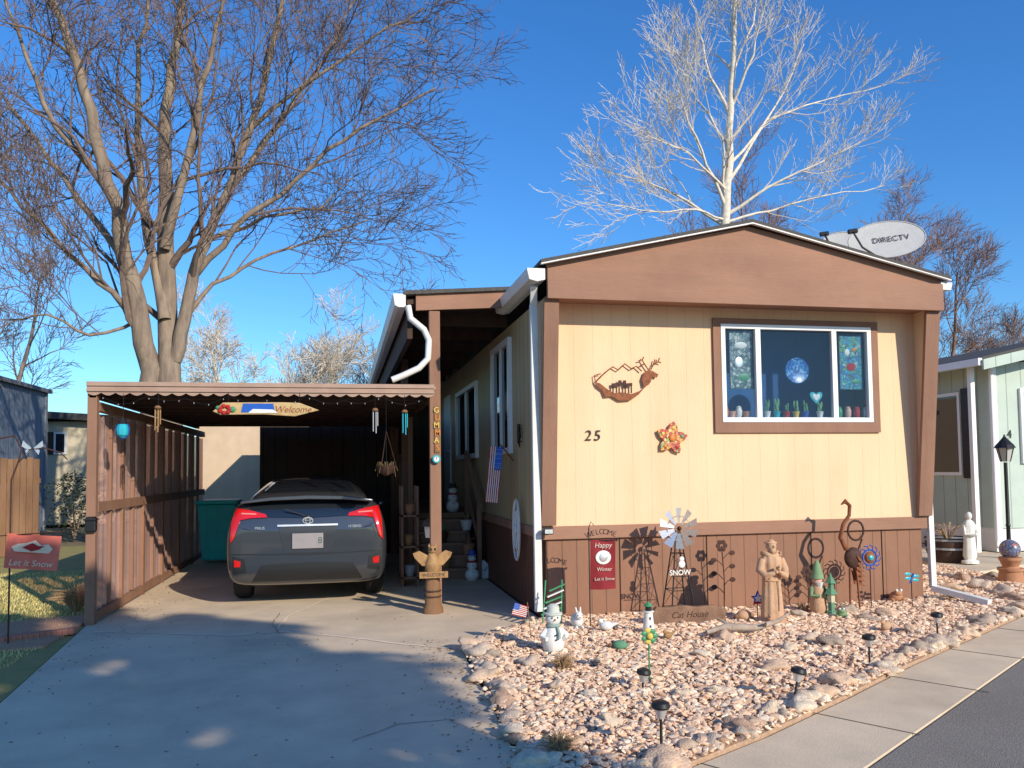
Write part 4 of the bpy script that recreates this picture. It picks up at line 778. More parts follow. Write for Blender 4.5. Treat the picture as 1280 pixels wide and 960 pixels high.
animal(930,775,14,'turtle_figurine','tan turtle figurine on gravel left of the robed statue',m_statue,'turtle')
P=place(930,795); k=MB().tube([(-.35,0,.05),(-.15,.03,.08),(.1,-.02,.07),(.35,.05,.10),(.5,.1,.16)],[.02,.035,.03,.02,.008],8).tube([(-.1,0,.08),(-.2,.1,.15)],[.02,.006],6).tube([(.2,0,.08),(.15,-.12,.13)],[.018,.006],6)
solo(k,'driftwood',mat('grey driftwood',(.45,.36,.28),(.28,.21,.16),s=12),'grey brown driftwood branch lying in front of the robed statue','driftwood',P,smooth=50)
def tuft(px,py,n,h,label,c):
    L_=place(px,py,.0); k=MB()
    for i in range(n):
        a_=rnd.uniform(0,6.28); q_=rnd.uniform(.2,1); hh=h*rnd.uniform(.5,1)
        k.tube([(.02*math.cos(a_),.02*math.sin(a_),0),(.4*h*q_*math.cos(a_),.4*h*q_*math.sin(a_),hh*.7),(.8*h*q_*math.cos(a_),.8*h*q_*math.sin(a_),hh*(1-.3*q_))],[.004,.003,.001],3)
    solo(k,'dry_plant',c,label,'plant',L_)
m_dry=mat('dry straw',(.45,.29,.15),(.30,.18,.09),rough=.9)
tuft(704,842,140,.17,'dry straw coloured tuft below the snow child figurine',m_dry)
tuft(700,948,160,.16,'dry straw coloured tuft at the bottom corner of gravel bed',m_dry)
tuft(95,765,300,.38,'bushy dry tan shrub outside the carport screen',m_dry)
tuft(1005,768,60,.15,'small dry tuft beside the low rusty flower stake',m_dry)
tuft(1190,752,100,.2,'dry straw tuft among the rocks right of the house corner',m_dry)
# totem
L_=onZ(541,766); s_=sc_at(L_); r=thing('carved_owl_totem','golden carved wooden owl with spread wings on log with WELCOME board','carving',(L_.x,L_.y,0))
Z=lambda py:onY(541,py,L_.y).z
build(MB().lathe([(.11,0),(.105,.05),(.085,.1),(.08,Z(730)),(.07,Z(722))],n=18,wob=.05,lobes=5),'log',m_wood,r,smooth=40)
build(MB().lathe([(.04,Z(720)),(.08,Z(712)),(.08,Z(704)),(.055,Z(695)),(.04,Z(690))],n=16,sy=.8),'owl_body',m_gold,r,smooth=50)
build(MB().ell((0,-.01,Z(687)),(.05,.05,.045),14,10).lathe([(.015,0),(.002,.035)],o=(-.035,0,Z(687)+.03),n=6).lathe([(.015,0),(.002,.035)],o=(.035,0,Z(687)+.03),n=6),'owl_head',m_gold,r,smooth=True)
for s__ in (-1,1): build(MB().ell((s__*.02,-.055,Z(686)),(.014,.01,.014)),'eye',m_black,r)
for s__ in (-1,1): build(MB().prism([(s__*.05,Z(694)),(s__*.14,Z(688)),(s__*.21,Z(691)),(s__*.19,Z(697)),(s__*.15,Z(702)),(s__*.11,Z(707)),(s__*.06,Z(707))],-.015,.015,'y'),'wing',m_gold,r,bevel=.005)
build(MB().box(-.15,.15,-.12,-.10,Z(721),Z(713)),'board',m_gold,r,bevel=.004); txt('WELCOME',.05,m_dkwood,r,'lettering',T(0,-.122,Z(717))@FRONT,.001)
for z in (745,738): build(MB().tube([(.085*math.cos(a_),.085*math.sin(a_),Z(z)) for a_ in [i*PI/8 for i in range(16)]],.010,6,closed=True),'ring',m_dkwood,r)
L_=onZ(538,752); r=thing('solar_path_lamp','black square solar lamp on a stake behind the owl carving','lamp',(L_.x,L_.y,0)); Z=lambda py:onY(538,py,L_.y).z
build(MB().tube([(0,0,0),(0,0,Z(672))],.01,6),'stake',m_black,r); build(MB().lathe([(.05,Z(672)),(.065,Z(658))],n=4),'lens',m_silver,r); build(MB().lathe([(.09,Z(658)),(.08,Z(652)),(.03,Z(648))],n=4),'cap',m_black,r)
L_=onZ(603,723); r=thing('painted_slate','white triangular stone painted with dark lettering at foot of steps','stone',(L_.x,L_.y,0)); s_=sc_at(L_)
build(MB().prism([(-12*s_,0),(12*s_,0),(9*s_,16*s_),(2*s_,23*s_),(-5*s_,20*s_)],-.03,.03,'y'),'slab',m_white,r,bevel=.01); build(MB().tube([(-.06,-.032,.08),(-.02,-.032,.14),(.03,-.032,.1),(.06,-.032,.16)],.006,4),'painting',m_black,r)
def snowman(px,py,hpx,Y,zb,label,hatm):
    x=onY(px,py,Y).x; s_=hpx*(f0.x*x+f0.y*Y)/F; r=thing('snowman_figurine',label,'figurine',(x,Y,zb))
    build(MB().ell((0,0,.2),(.24,.22,.22)).ell((0,0,.5),(.18,.17,.17)).ell((0,0,.74),(.14,.13,.13)),'body',m_whitep,r,smooth=True); build(MB().lathe([(.19,.84),(.19,.86),(.11,.87),(.11,1.0)],n=14),'hat',hatm,r); build(MB().tube([(.15*math.cos(a_),.14*math.sin(a_),.63) for a_ in [i*PI/6 for i in range(12)]],.03,6,closed=True),'scarf',m_redp,r,smooth=True); build(MB().ell((-.05,-.12,.77),.015).ell((.05,-.12,.77),.015).ell((0,-.17,.52),.018).ell((0,-.21,.3),.018),'buttons',m_black,r); r.scale=(s_,)*3
snowman(566,636,36,12.5,.86,'snowman figurine with black hat on the porch deck',m_black)
snowman(590,700,38,11.05,.0,'snowman figurine with blue hat standing on the ground before the porch steps',m_blue)
for i,(px,Y,z,mm,l) in enumerate([(585,11.55,.31,m_terra,'terracotta pot on the second porch step'),(552,11.75,.465,m_dkrust,'dark brown pot on the third porch step at left'),(583,11.98,.62,m_whitep,'white pot on the fourth porch step'),(556,11.32,.155,m_gold,'golden brown pot on the lowest porch step')]):
    x=onY(px,650,Y).x; r=thing('step_pot',l,'pot',(x,Y,z)); build(MB().lathe([(.06,0),(.085,.09),(.09,.13),(.1,.135),(.1,.15),(.08,.15)],n=16),'pot',mm,r,smooth=40)
    k=MB()
    for j in range(14): a_=rnd.uniform(0,6.28); k.tube([(0,0,.13),(.05*math.cos(a_),.05*math.sin(a_),.22),(.1*math.cos(a_),.1*math.sin(a_),.2+rnd.uniform(0,.1))],[.005,.004,.002],3)
    build(k,'plant',m_green if i%2 else m_dry,r)
def onwall(px,py): return onX(px,py,XL-.03)
P=onwall(651,662); r=thing('wrought_wall_ornament','white oval scroll ornament on the side wall by house corner','wall ornament',(XL-.06,P.y,P.z))
k=MB()
for s__,ry in ((1,.16),(.6,.1)): k.tube([(-.02,ry*math.cos(a_),s__*.33*math.sin(a_)) for a_ in [i*PI/12 for i in range(24)]],.014,6,closed=True)
for i in range(6): a_=i*PI/3; k.tube([(-.02,0,0),(-.03,.09*math.cos(a_),.2*math.sin(a_)),(-.02,.155*math.cos(a_+.2),.32*math.sin(a_+.2))],.008,5)
build(k,'scrollwork',m_white,r); build(MB().ell((-.03,0,0),(.02,.05,.06)),'centre',m_white,r)
P=onwall(650,545); r=thing('dark_wall_ornament','small dark metal lizard shaped ornament high on the side wall','wall ornament',(XL-.04,P.y,P.z))
build(MB().tube([(0,-.03,-.13),(0,.03,-.06),(0,0,0),(0,.02,.08),(0,0,.13)],[.005,.015,.025,.018,.02],8).tube([(0,0,.05),(0,.08,.08)],.008,5).tube([(0,0,.05),(0,-.08,.08)],.008,5).tube([(0,0,-.04),(0,.08,-.07)],.008,5).tube([(0,0,-.04),(0,-.08,-.07)],.008,5),'body',m_black,r,smooth=True)
L_=(onY(686,665,7.75).x,7.78,onY(686,668,7.78).z); r=thing('corner_solar_light','small black solar lamp clipped on the skirting trim at left corner','lamp',L_)
build(MB().box(-.05,.05,-.03,.04,0,.06),'body',m_black,r,bevel=.008); build(MB().box(-.04,.04,-.04,-.031,.01,.05),'lens',m_silver,r); build(MB().box(-.01,.01,.04,.13,-.01,.02),'bracket',m_black,r)
P=W(783,475); s_=sc_at(P); r=thing('elk_wall_art','rusty metal elk and mountain silhouette on the tan front wall','wall art',(P.x,YH-.03,P.z))
def pp(l): return [((x-783)*s_,(475-y)*s_) for x,y in l]
build(MB().prism(pp([(740,478),(743,484),(750,489),(753,497),(762,496),(772,502),(786,501),(797,494),(807,483),(799,489),(788,493),(776,491),(765,492),(756,487),(747,480)]),-.005,.003,'y'),'ground_strip',m_rust,r)
k=MB().tube([(x,-.002,z) for x,z in pp([(742,478),(750,470),(757,464),(764,459),(771,463),(780,455),(788,461),(795,458),(802,464)])],.007,6)
k.tube([(x,-.002,z) for x,z in pp([(741,480),(740,470),(748,468)])],.006,6); build(k,'mountain_ridge',m_rust,r)
for cx,sg in ((768,1),(784,-1)):
    build(MB().prism(pp([(cx-6,480),(cx+5,479),(cx+5,483),(cx-6,484)]),-.008,.002,'y').prism(pp([(cx-5,483),(cx-3.5,483),(cx-3.5,492),(cx-5,492)]),-.008,.002,'y').prism(pp([(cx+3,483),(cx+4.5,483),(cx+4.5,492),(cx+3,492)]),-.008,.002,'y').prism(pp([(cx+sg*5-2,476),(cx+sg*5+2,476),(cx+sg*5+2,481),(cx+sg*5-2,481)]),-.009,.001,'y'),'moose_cutout',m_dkrust,r)
build(MB().prism(pp([(804,484),(802,474),(805,466),(811,462),(817,464),(824,468),(822,472),(815,471),(814,477),(810,482)]),-.007,.002,'y'),'elk_head',m_rust,r)
k=MB()
for l in ([(811,462),(806,455),(803,450),(798,451)],[(806,455),(800,457)],[(814,462),(818,455),(824,452),(826,447)],[(818,455),(820,449)],[(824,452),(828,453)],[(803,450),(805,446)]): k.tube([(x,-.003,z) for x,z in pp(l)],.007,5)
build(k,'antlers',m_rust,r)
P=W(838,548); r=thing('star_wall_ornament','red and orange patchwork star ornament on the front wall','wall ornament',(P.x,YH-.03,P.z)); s_=.18
sp=[]
for i in range(20):
    f_=[1,.78,.56,.78][i%4]; a_=i*PI/10+.15; sp.append((s_*f_*math.sin(a_),s_*f_*math.cos(a_)))
build(MB().prism(sp,-.015,.01,'y'),'star',voro('patchwork glaze',[(.60,.08,.05),(.80,.35,.08),(.75,.55,.18),(.5,.08,.06),(.35,.40,.15),(.65,.2,.1)],34),r,bevel=.008); build(MB().ell((0,-.02,0),(.035,.012,.035)),'centre',m_orange,r,smooth=True)
for i in range(5): a_=i*2*PI/5+.15; build(MB().ell((.11*math.sin(a_),-.018,.11*math.cos(a_)),(.018,.006,.018)),'bead',[m_yellow,m_green,m_redp,m_orange,m_yellow][i],r)
# satellite dishes
m_grey2=mat('dish grey',(.50,.49,.47),(.44,.43,.42),s=10,rough=.5)
def dish(px,py,Y,wpx,hpx,label,text,tilt):
    P=onY(px,py,Y); s_=sc_at(P); r=thing('satellite_dish',label,'satellite dish',(P.x,P.y,P.z-.55))
    M_=T(0,0,.55)@Matrix.Rotation(-.35,4,'Z')@Matrix.Rotation(tilt,4,'X')@Matrix.Rotation(-.10,4,'Y')
    A_,B_=wpx*s_/2,hpx*s_/2; vs=[];fs=[]; n=32
    for j in range(7):
        q_=j/6
        for i in range(n): a_=2*PI*i/n; vs.append((A_*q_*math.cos(a_),-.016*q_*q_,B_*q_*math.sin(a_)))
    for j in range(6):
        for i in range(n): fs.append((j*n+i,j*n+(i+1)%n,(j+1)*n+(i+1)%n,(j+1)*n+i))
    k=MB().add(vs,fs).xf(M_); o=build(k,'reflector',m_grey2,r,smooth=80,recalc=False)
    build(MB().tube([(A_*math.cos(a_),-.016,B_*math.sin(a_)) for a_ in [i*PI/16 for i in range(32)]],.008,6,closed=True).xf(M_),'rim',m_grey2,r)
    build(MB().tube([(0,.06,0),(0,.12,-.1),(0,.12,-.8)],.022,8).xf(T(0,.02,.5)),'mast',m_black,r)
    build(MB().tube([(-.14,-.02,-B_),(-A_*.75,-.12,-B_*.5),(-A_*.92,-.18,B_*.2)],.013,6).xf(M_),'arm',m_black,r); build(MB().box(-A_*.92-.07,-A_*.92+.05,-.21,-.16,B_*.2,B_*.2+.05).xf(M_),'receiver_head',m_black,r,bevel=.01)
    if text: txt(text,.105,simple('dark grey print',(.05,.05,.055)),r,'lettering',M_@T(.05,-.0135,.0)@FRONT,.0008,space=1.08)
dish(1108,300,8.9,94,52,'grey satellite dish lettered DIRECTV on the right side of the roof','DIRECTV',-.3)
dish(1052,303,9.8,50,28,'smaller grey satellite dish behind the lettered one on the roof',None,-.3)
# ---------- right side
nh=thing('neighbour_mobile_home','pale green neighbouring mobile home with white trim at the right edge','house',(13,12,0))
m_gr=mat('pale green siding',(.50,.58,.50),(.43,.51,.44),s=3,groove=(0,.3,.02,.5)); m_gr2=mat('pale green side',(.45,.53,.46),(.4,.47,.41),s=3,groove=(1,.3,.02,.5))
def NB(mb,name,m,p=None,**k): return build(mb,name,m,p or nh,world=True,**k)
xn=onY(1241,550,12).x; zr=onY(1241,452,12).z
NB(MB().box(xn,xn+4.3,12,12.1,.4,zr),'wall',m_gr); NB(MB().box(xn,xn+.1,12.1,26,.4,zr),'side_wall',m_gr2); NB(MB().box(xn+.02,xn+4.28,12.03,26,0,.4),'skirting',m_white)
NB(MB().box(xn-.03,xn+.08,11.96,12.0,.1,zr),'corner_trim',m_vinyl)
NB(MB().prism([(xn-.5,zr-.12),(xn+2.1,zr+.45),(xn+4.8,zr-.12),(xn+4.8,zr+.02),(xn+2.1,zr+.6),(xn-.5,zr+.02)],11.6,26,'y'),'roof',m_roof); NB(MB().prism([(xn-.52,zr-.2),(xn+2.1,zr+.37),(xn+4.8,zr-.2),(xn+4.8,zr-.03),(xn+2.1,zr+.54),(xn-.52,zr-.03)],11.55,11.59,'y'),'fascia',m_gr)
NB(MB().box(xn-.58,xn-.48,11.6,26,zr-.12,zr+.0),'gutter',m_vinyl)
g=NB(MB().box(xn+.55,xn+1.6,11.95,11.999,1.5,2.8),'window',m_vinyl); NB(MB().box(xn+.62,xn+1.53,11.94,11.948,1.57,2.73),'pane',m_dglass,g)
g=NB(MB().box(xn-.04,xn-.001,12.7,13.5,1.3,2.8),'window',m_vinyl); NB(MB().box(xn-.05,xn-.041,12.76,13.44,1.36,2.74),'pane',m_dglass,g)
g2=NB(MB().box(xn-.05,xn-.001,12.35,12.65,1.25,2.85),'shutter',m_black)
NB(MB().box(xn-.35,xn-.27,12.05,12.13,0,zr-.1),'post',m_vinyl); NB(MB().tube([(xn-.05,11.93,zr-.15),(xn-.05,11.93,.2)],.04,8),'downspout',m_vinyl)
struct(poly([(xn-2.2,9.9),(xn+6,13.5),(xn+6,11.9),(xn-.1,11.9),(xn-.1,16),(xn-1.6,16)],-.08,.002),'patio',m_walk)
sb=thing('garden_building','low white neighbouring shed wall behind the plant stand','shed',(9.2,16,0)); build(MB().box(8.9,10.6,16,18,0,2.6),'wall',mat('white siding',(.6,.6,.56),groove=(2,.2,.02,.7)),sb,world=True); build(MB().box(8.7,10.8,15.8,18.2,2.6,2.7),'roof',m_roof,sb,world=True); build(MB().box(9.2,9.9,15.96,15.99,0,2.0),'door',m_redp,sb,world=True)
L_=onZ(1262,698); r=thing('lamp_post','black lamp post with lantern head beside pale green house','lamp post',(L_.x,L_.y,0)); Z=lambda py:onY(1255,py,L_.y).z
build(MB().lathe([(.09,0),(.06,.08),(.035,.15),(.03,.5),(.04,.52),(.03,.55),(.028,Z(578))],n=12),'pole',m_black,r,smooth=40)
build(MB().lathe([(.07,Z(577)),(.12,Z(560))],n=6),'glass',mat('lamp glass',(.5,.5,.45),rough=.2),r)
for i in range(6): a_=i*PI/3; build(MB().tube([(.072*math.cos(a_),.072*math.sin(a_),Z(577)),(.125*math.cos(a_),.125*math.sin(a_),Z(560))],.008,5),'cage_bar',m_black,r)
build(MB().lathe([(.16,Z(560)),(.13,Z(556)),(.05,Z(549)),(.02,Z(546)),(.01,Z(543))],n=12),'cap',m_black,r); txt('4',.2,m_black,nh,'house_number',T(xn+.33,11.99,2.0)@FRONT,.004,True)
L_=place(1264,728,.02); s_=sc_at(L_); r=thing('gazing_ball_pot','stacked terracotta pots topped by a dull mosaic gazing ball at right edge','pot',L_)
build(MB().lathe([(17,0),(15,2),(13,14),(15,15),(15,18),(12,18)],n=20).xf(Matrix.Scale(s_,4)),'lower_pot',m_terra,r,smooth=35); build(MB().lathe([(10,18),(9,20),(12,27),(13,28),(13,31),(9,31)],n=20).xf(Matrix.Scale(s_,4)),'upper_pot',m_terra,r,smooth=35); build(MB().ell((0,0,41*s_),12*s_,20,14),'ball',voro('dull mosaic',[(.14,.16,.28),(.18,.2,.32),(.36,.16,.13),(.2,.2,.28),(.42,.30,.24)],24),r,smooth=True)
L_=place(1213,704,.02); h=onY(1213,640,L_[1]).z; r=thing('white_garden_statue','small white robed garden statue left of the lamp post','statue',L_)
build(MB().lathe([(.16,0),(.16,.05),(.1,.07),(.13,.15),(.11,.4),(.1,.6),(.13,.72),(.08,.8),(.04,.83)],n=24,sy=.8,wob=.05,lobes=7),'robe',m_whitep,r,smooth=50); build(MB().ell((0,0,.9),(.06,.065,.08)),'head',m_whitep,r,smooth=True)
for s__ in (-1,1): build(MB().tube([(s__*.11,0,.72),(s__*.14,-.05,.55),(0,-.13,.55)],.035,8),'arm',m_whitep,r,smooth=True)
r.scale=(h,)*3
L_=place(1186,702,.0); r=thing('barrel_planter','dark wooden half barrel planter behind right house corner','planter',L_)
build(MB().lathe([(.26,0),(.32,.2),(.33,.38),(.30,.38),(.28,.3)],n=20),'barrel',m_dkwood,r,smooth=30)
for z in (.2,.33): build(MB().lathe([(.335,z),(.34,z+.03)],n=20),'hoop',m_grey,r)
k=MB()
for i in range(30): a_=rnd.uniform(0,6.28); k.tube([(0,0,.3),(.15*math.cos(a_),.15*math.sin(a_),.5),(.25*math.cos(a_),.25*math.sin(a_),.45+rnd.uniform(0,.15))],.005,3)
build(k,'dry_plant',m_dry,r)
L_=onZ(1195,680); r=thing('plant_stand','black wire plant stand with two shelves beyond the barrel planter','plant stand',(L_.x,L_.y,0))
for x in (-.22,.22):
    for y in (-.12,.12): build(MB().tube([(x,y,0),(x,y,.9)],.01,5),'leg',m_black,r)
for z in (.4,.88):
    k=MB()
    for i in range(7): k.tube([(-.22,-.12+.04*i,z),(.22,-.12+.04*i,z)],.006,4)
    build(k,'shelf',m_black,r)
for dx,z,mm,l in ((-.1,.89,m_redp,'red flower pot on top of the plant stand at left'),(.1,.89,m_whitep,'white pot on top of the plant stand at right'),(0,.41,m_redp,'red pot on the lower shelf of plant stand')):
    solo(MB().lathe([(.05,0),(.075,.12),(.085,.125),(.085,.15),(.06,.15)],n=14).ell((0,0,.19),(.09,.09,.07),8,6),'stand_pot',mm,l,'pot',(L_.x+dx,L_.y,z),smooth=40)
# ---------- left side
L_=onZ(10,806); Z=lambda py:onY(10,py,L_.y).z; r=thing('shepherd_hook_flag','red and cream snow garden flag on tall iron shepherd hook with butterfly','flag',(L_.x,L_.y,0))
build(MB().tube([(0,0,0),(0,0,Z(600)),(.06,0,Z(575)),(.08,0,Z(560)),(.02,0,Z(545)),(-.1,0,Z(548))],.008,6).tube([(.06,0,Z(578)),(.15,0,Z(562)),(.26,0,Z(560)),(.4,0,Z(566)),(.46,0,Z(575))],.006,5).tube([(-.15,0,Z(670)),(.45,0,Z(666))],.005,5),'hook',m_dkrust,r)
k=MB()
for s__ in (-1,1): k.prism([(.17+s__*.01,Z(560)),(.17+s__*.08,Z(551)),(.17+s__*.09,Z(558)),(.17+s__*.03,Z(563))],-.003,.003,'y').prism([(.17+s__*.01,Z(561)),(.17+s__*.06,Z(563)),(.17+s__*.05,Z(569))],-.003,.003,'y')
build(k,'butterfly',m_silver,r)
Rt=T(.18,0,Z(669))@Matrix.Rotation(.10,4,'Y')@T(-.18,0,-Z(669))
m_cream=simple('cream',(.78,.6,.43))
build(cloth(.44,.31,.014,0,0,-.02,Z(669)).xf(Rt),'cloth',mat('brick red cloth',(.72,.17,.11),(.6,.13,.09)),r,recalc=False)
zc=Z(684)
build(MB().prism([(.06,zc-.05),(.34,zc-.05),(.37,zc-.01),(.33,zc+.03),(.27,zc+.02),(.22,zc+.06),(.15,zc+.03),(.08,zc+.02),(.03,zc-.01)],-.022,-.017,'y').xf(Rt),'cloud',m_cream,r); build(MB().prism([(.12,zc-.01),(.2,zc-.04),(.26,zc-.02),(.3,zc+.015),(.25,zc+.01),(.2,zc+.035),(.17,zc+.02)],-.028,-.023,'y').xf(Rt),'snow_bird',m_redp,r)
txt('Let it Snow',.078,m_cream,r,'lettering',Rt@T(.2,-.018,Z(705))@FRONT,.001,shear=.2)
fc=thing('wooden_fence','brown vertical board fence at the left edge','fence',(-7,13,0))
fb=onZ(48,694); fb=Vector((fb.x,fb.y,0)); fa=fb+Vector((-5,-1.0,0)); n=48
for i in range(n):
    p_=fa.lerp(fb,i/n); zt3=onY(20,573,fb.y).z+rnd.uniform(-.02,.02); build(MB().box(p_.x,p_.x+.10,p_.y,p_.y+.02,0,zt3),'board',m_wood,fc,world=True)
for z in (.4,1.4): build(MB().beam(fa+Vector((0,.05,z)),fb+Vector((0,.05,z)),.04,.09),'rail',m_wood,fc,world=True)
bl=thing('blue_grey_house','blue grey metal sided house at the left edge','house',(-9,20,0))
Yb=24.; xb=onY(57,560,Yb).x; zb_=onY(57,492,Yb).z
m_bg=mat('blue grey siding',(.16,.20,.26),(.13,.165,.215),s=3,groove=(1,.3,.03,.6))
build(MB().box(xb-6,xb,17.4,Yb,0,zb_),'wall',m_bg,bl,world=True); build(MB().prism([(xb-6.2,zb_+.5),(xb+.12,zb_),(xb+.12,zb_+.10),(xb-6.2,zb_+.6)],17.2,Yb+.1,'y'),'roof',mat('slate trim',(.16,.17,.19)),bl,world=True)
build(MB().box(xb+.001,xb+.04,Yb-.12,Yb,0,zb_),'trim',mat('slate corner',(.22,.24,.27)),bl,world=True)
bh=thing('beige_house','beige house with shuttered window beyond the blue grey house','house',(-9,27,0))
Y2=27.; x0=onY(50,560,Y2).x; x1=onY(125,560,Y2).x; z2=onY(90,527,Y2).z; m_be=mat('beige stucco',(.60,.52,.37),(.52,.45,.33),s=3)
build(MB().box(x0-3,x1+.5,Y2,Y2+6,0,z2),'wall',m_be,bh,world=True); build(MB().prism([(x0-3.3,z2+.3),(x1+.8,z2-.05),(x1+.8,z2+.15),(x0-3.3,z2+.5)],Y2-.4,Y2+6,'y'),'roof',m_roof,bh,world=True)
xa=onY(68,550,Y2).x; xb2=onY(84,550,Y2).x; za,zb3=onY(75,540,Y2).z,onY(75,568,Y2).z
g=build(MB().box(xa,xb2,Y2-.06,Y2-.001,zb3,za),'window',m_vinyl,bh,world=True); build(MB().box(xa+.06,xb2-.06,Y2-.07,Y2-.061,zb3+.06,za-.06),'pane',m_dglass,g,world=True); build(MB().box(xa-.22,xa-.02,Y2-.05,Y2-.001,zb3,za),'shutter',m_dkwood,bh,world=True)
def shrub(px,py,Y,rx,rz_,label,n=900,col=None):
    P=onY(px,py,Y); k=MB()
    for i in range(n):
        u=rnd.gauss(0,.45); v=rnd.gauss(0,.45); z=rnd.random()**.7
        c=Vector((u*rx,v*rx,z*rz_*2*(1-.25*abs(u)))); a_=rnd.uniform(0,6.28); d_=Vector((math.cos(a_),math.sin(a_),rnd.uniform(-.5,.8)))*.07; e_=Vector((-math.sin(a_),math.cos(a_),0))*.03
        k.add([c-e_,c+e_,c+d_],[(0,1,2)])
    r=thing('evergreen_shrub',label,'shrub',(P.x,Y,0)); build(k,'foliage',col or mat('dark leaves',(.05,.07,.03),(.03,.045,.02),bump=0),r,recalc=False)
    t=MB()
    for i in range(6): a_=i; t.tube([(0,0,0),(.3*rx*math.cos(a_),.3*rx*math.sin(a_),rz_)],[.03,.01],5)
    build(t,'stem',m_barkb,r)
shrub(94,605,21,.7,.8,'dark green shrub beside the beige house',1800)
shrub(140,600,24,1.2,.8,'dark green shrub behind the carport screen',1500)
# ---------- trees
def tree(name,label,loc,stems,kids,lens,mt,mw,seed,spread=(.5,.9),up=(.06,.05,.05,.04,.03),wob=.12,minr=.006,group=None):
    g=random.Random(seed); A=MB();B=MB(); maxlev=len(kids); loc=Vector(loc)
    def children(pts,rs,ds,L,lev):
        n=len(pts)-1; k=kids[lev]
        for j in range(k):
            t=(.22 if lev else .25)+(.78 if lev else .75)*(j+g.random()*.8)/k; t=min(t,1.); q_=t*n; i=min(int(q_),n-1); f=q_-i
            pos=pts[i].lerp(pts[i+1],f); dd=ds[i+1]; ax=dd.orthogonal().normalized(); ax.rotate(Matrix.Rotation(g.uniform(0,6.283),3,dd)); ang=g.uniform(*spread)*(1-.35*t)
            nd=dd.copy(); nd.rotate(Matrix.Rotation(ang,3,ax)); rad=rs[i]*(1-f)+rs[i+1]*f
            grow(pos,nd,lens[lev]*(1.2-.6*t)*g.uniform(.6,1.3),max(minr,min(rad*.6,rad*g.uniform(.38,.55))),lev+1)
    def grow(p,d,L,r,lev):
        n=[9,7,5,4,3][min(lev,4)]; pts=[p.copy()];rs=[r];ds=[d.copy()]
        for i in range(n):
            d=(d+Vector((g.gauss(0,wob),g.gauss(0,wob),g.gauss(0,wob)))+Vector((0,0,up[min(lev,4)]))).normalized(); p=p+d*(L/n)
            pts.append(p.copy()); rs.append(max(minr*.7,r*(1-.75*(i+1)/n))); ds.append(d.copy())
        (A if lev<1 else B).tube(pts,rs,[10,6,4,3,3][min(lev,4)],cap=False)
        if lev<maxlev: children(pts,rs,ds,1,lev)
    for st_ in stems:
        if st_[0]=='g':
            P=st_[1]; pts=[]
            for a_,b_ in zip(P,P[1:]):
                for i in range(3): pts.append(a_.lerp(b_,i/3)+Vector((g.gauss(0,.025),g.gauss(0,.04),g.gauss(0,.025)))*(1 if pts else 0)-loc)
            pts.append(P[-1]-loc); n=len(pts)-1
            rs=[st_[2]+(st_[3]-st_[2])*(i/n)**.8 for i in range(n+1)]; ds=[(pts[min(i+1,n)]-pts[max(i-1,0)]).normalized() for i in range(n+1)]
            A.tube(pts,rs,10,cap=False); children(pts,rs,ds,1,0)
        else: grow(Vector(st_[0]),Vector(st_[1]).normalized(),st_[2],st_[3],0)
    root=thing(name,label,'tree',loc,0,group); build(A,'trunk',mt,root,smooth=60,recalc=False); build(B,'crown',mw,root,recalc=False); return root
def G(Y,pts,r0_,r1_,dy=0):
    n=len(pts)-1; return ('g',[onY(x,y,Y+dy*(i/n)) for i,(x,y) in enumerate(pts)],r0_,r1_)
Yt=17.; xt=onY(203,470,Yt).x; b0=Vector((xt-.1,Yt,0)); b1=Vector((xt+.2,Yt,0))
def GB(b_,g_): return ('g',[b_]+g_[1],g_[2],g_[3])
tree('bare_elm','large bare multi stemmed tree rising behind the carport',(xt,Yt,0),
 [GB(b0,G(Yt,[(190,480),(181,430),(165,350),(143,260),(120,170),(95,80),(65,0),(40,-80)],.26,.045,-.8)),
  GB(b1,G(Yt,[(212,480),(210,400),(206,300),(206,200),(210,110),(222,30),(235,-60)],.27,.05,.8)),
  G(Yt,[(218,450),(230,400),(243,340),(262,290),(290,230),(315,150),(338,70),(360,-30)],.15,.045,-.5),
  G(Yt,[(184,440),(165,400),(138,365),(90,320),(45,275),(-10,215)],.09,.025,-1.),
  G(Yt,[(206,400),(188,300),(174,200),(172,90),(185,0)],.12,.035,1.2),
  G(Yt,[(243,345),(295,285),(350,240),(410,190),(470,150),(545,110)],.075,.02,-1.2),
  G(Yt,[(228,405),(265,355),(320,325),(390,300),(460,275)],.055,.016,1.),
  G(Yt,[(206,310),(232,215),(255,110),(280,0)],.11,.035,-1.),
  G(Yt,[(160,335),(100,250),(40,170),(-20,90)],.08,.025,1.2),
  G(Yt,[(290,232),(350,150),(400,80),(450,-10)],.075,.02,1.2),
  G(Yt,[(140,245),(70,160),(30,70),(0,-20)],.075,.02,-1),
  G(Yt,[(315,160),(390,100),(460,50),(530,10)],.05,.015,-1),
  G(Yt,[(172,400),(110,420),(60,395),(10,400)],.04,.012,-1),G(Yt,[(260,300),(330,270),(400,260),(450,215)],.05,.012,.6)],
 [9,7,5,2],[2.7,1.3,.7,.38],m_barkb,m_twigb,11,spread=(.4,1.05),minr=.0068,wob=.17)
xt=onY(906,275,22).x; bA=Vector((xt,22,0))
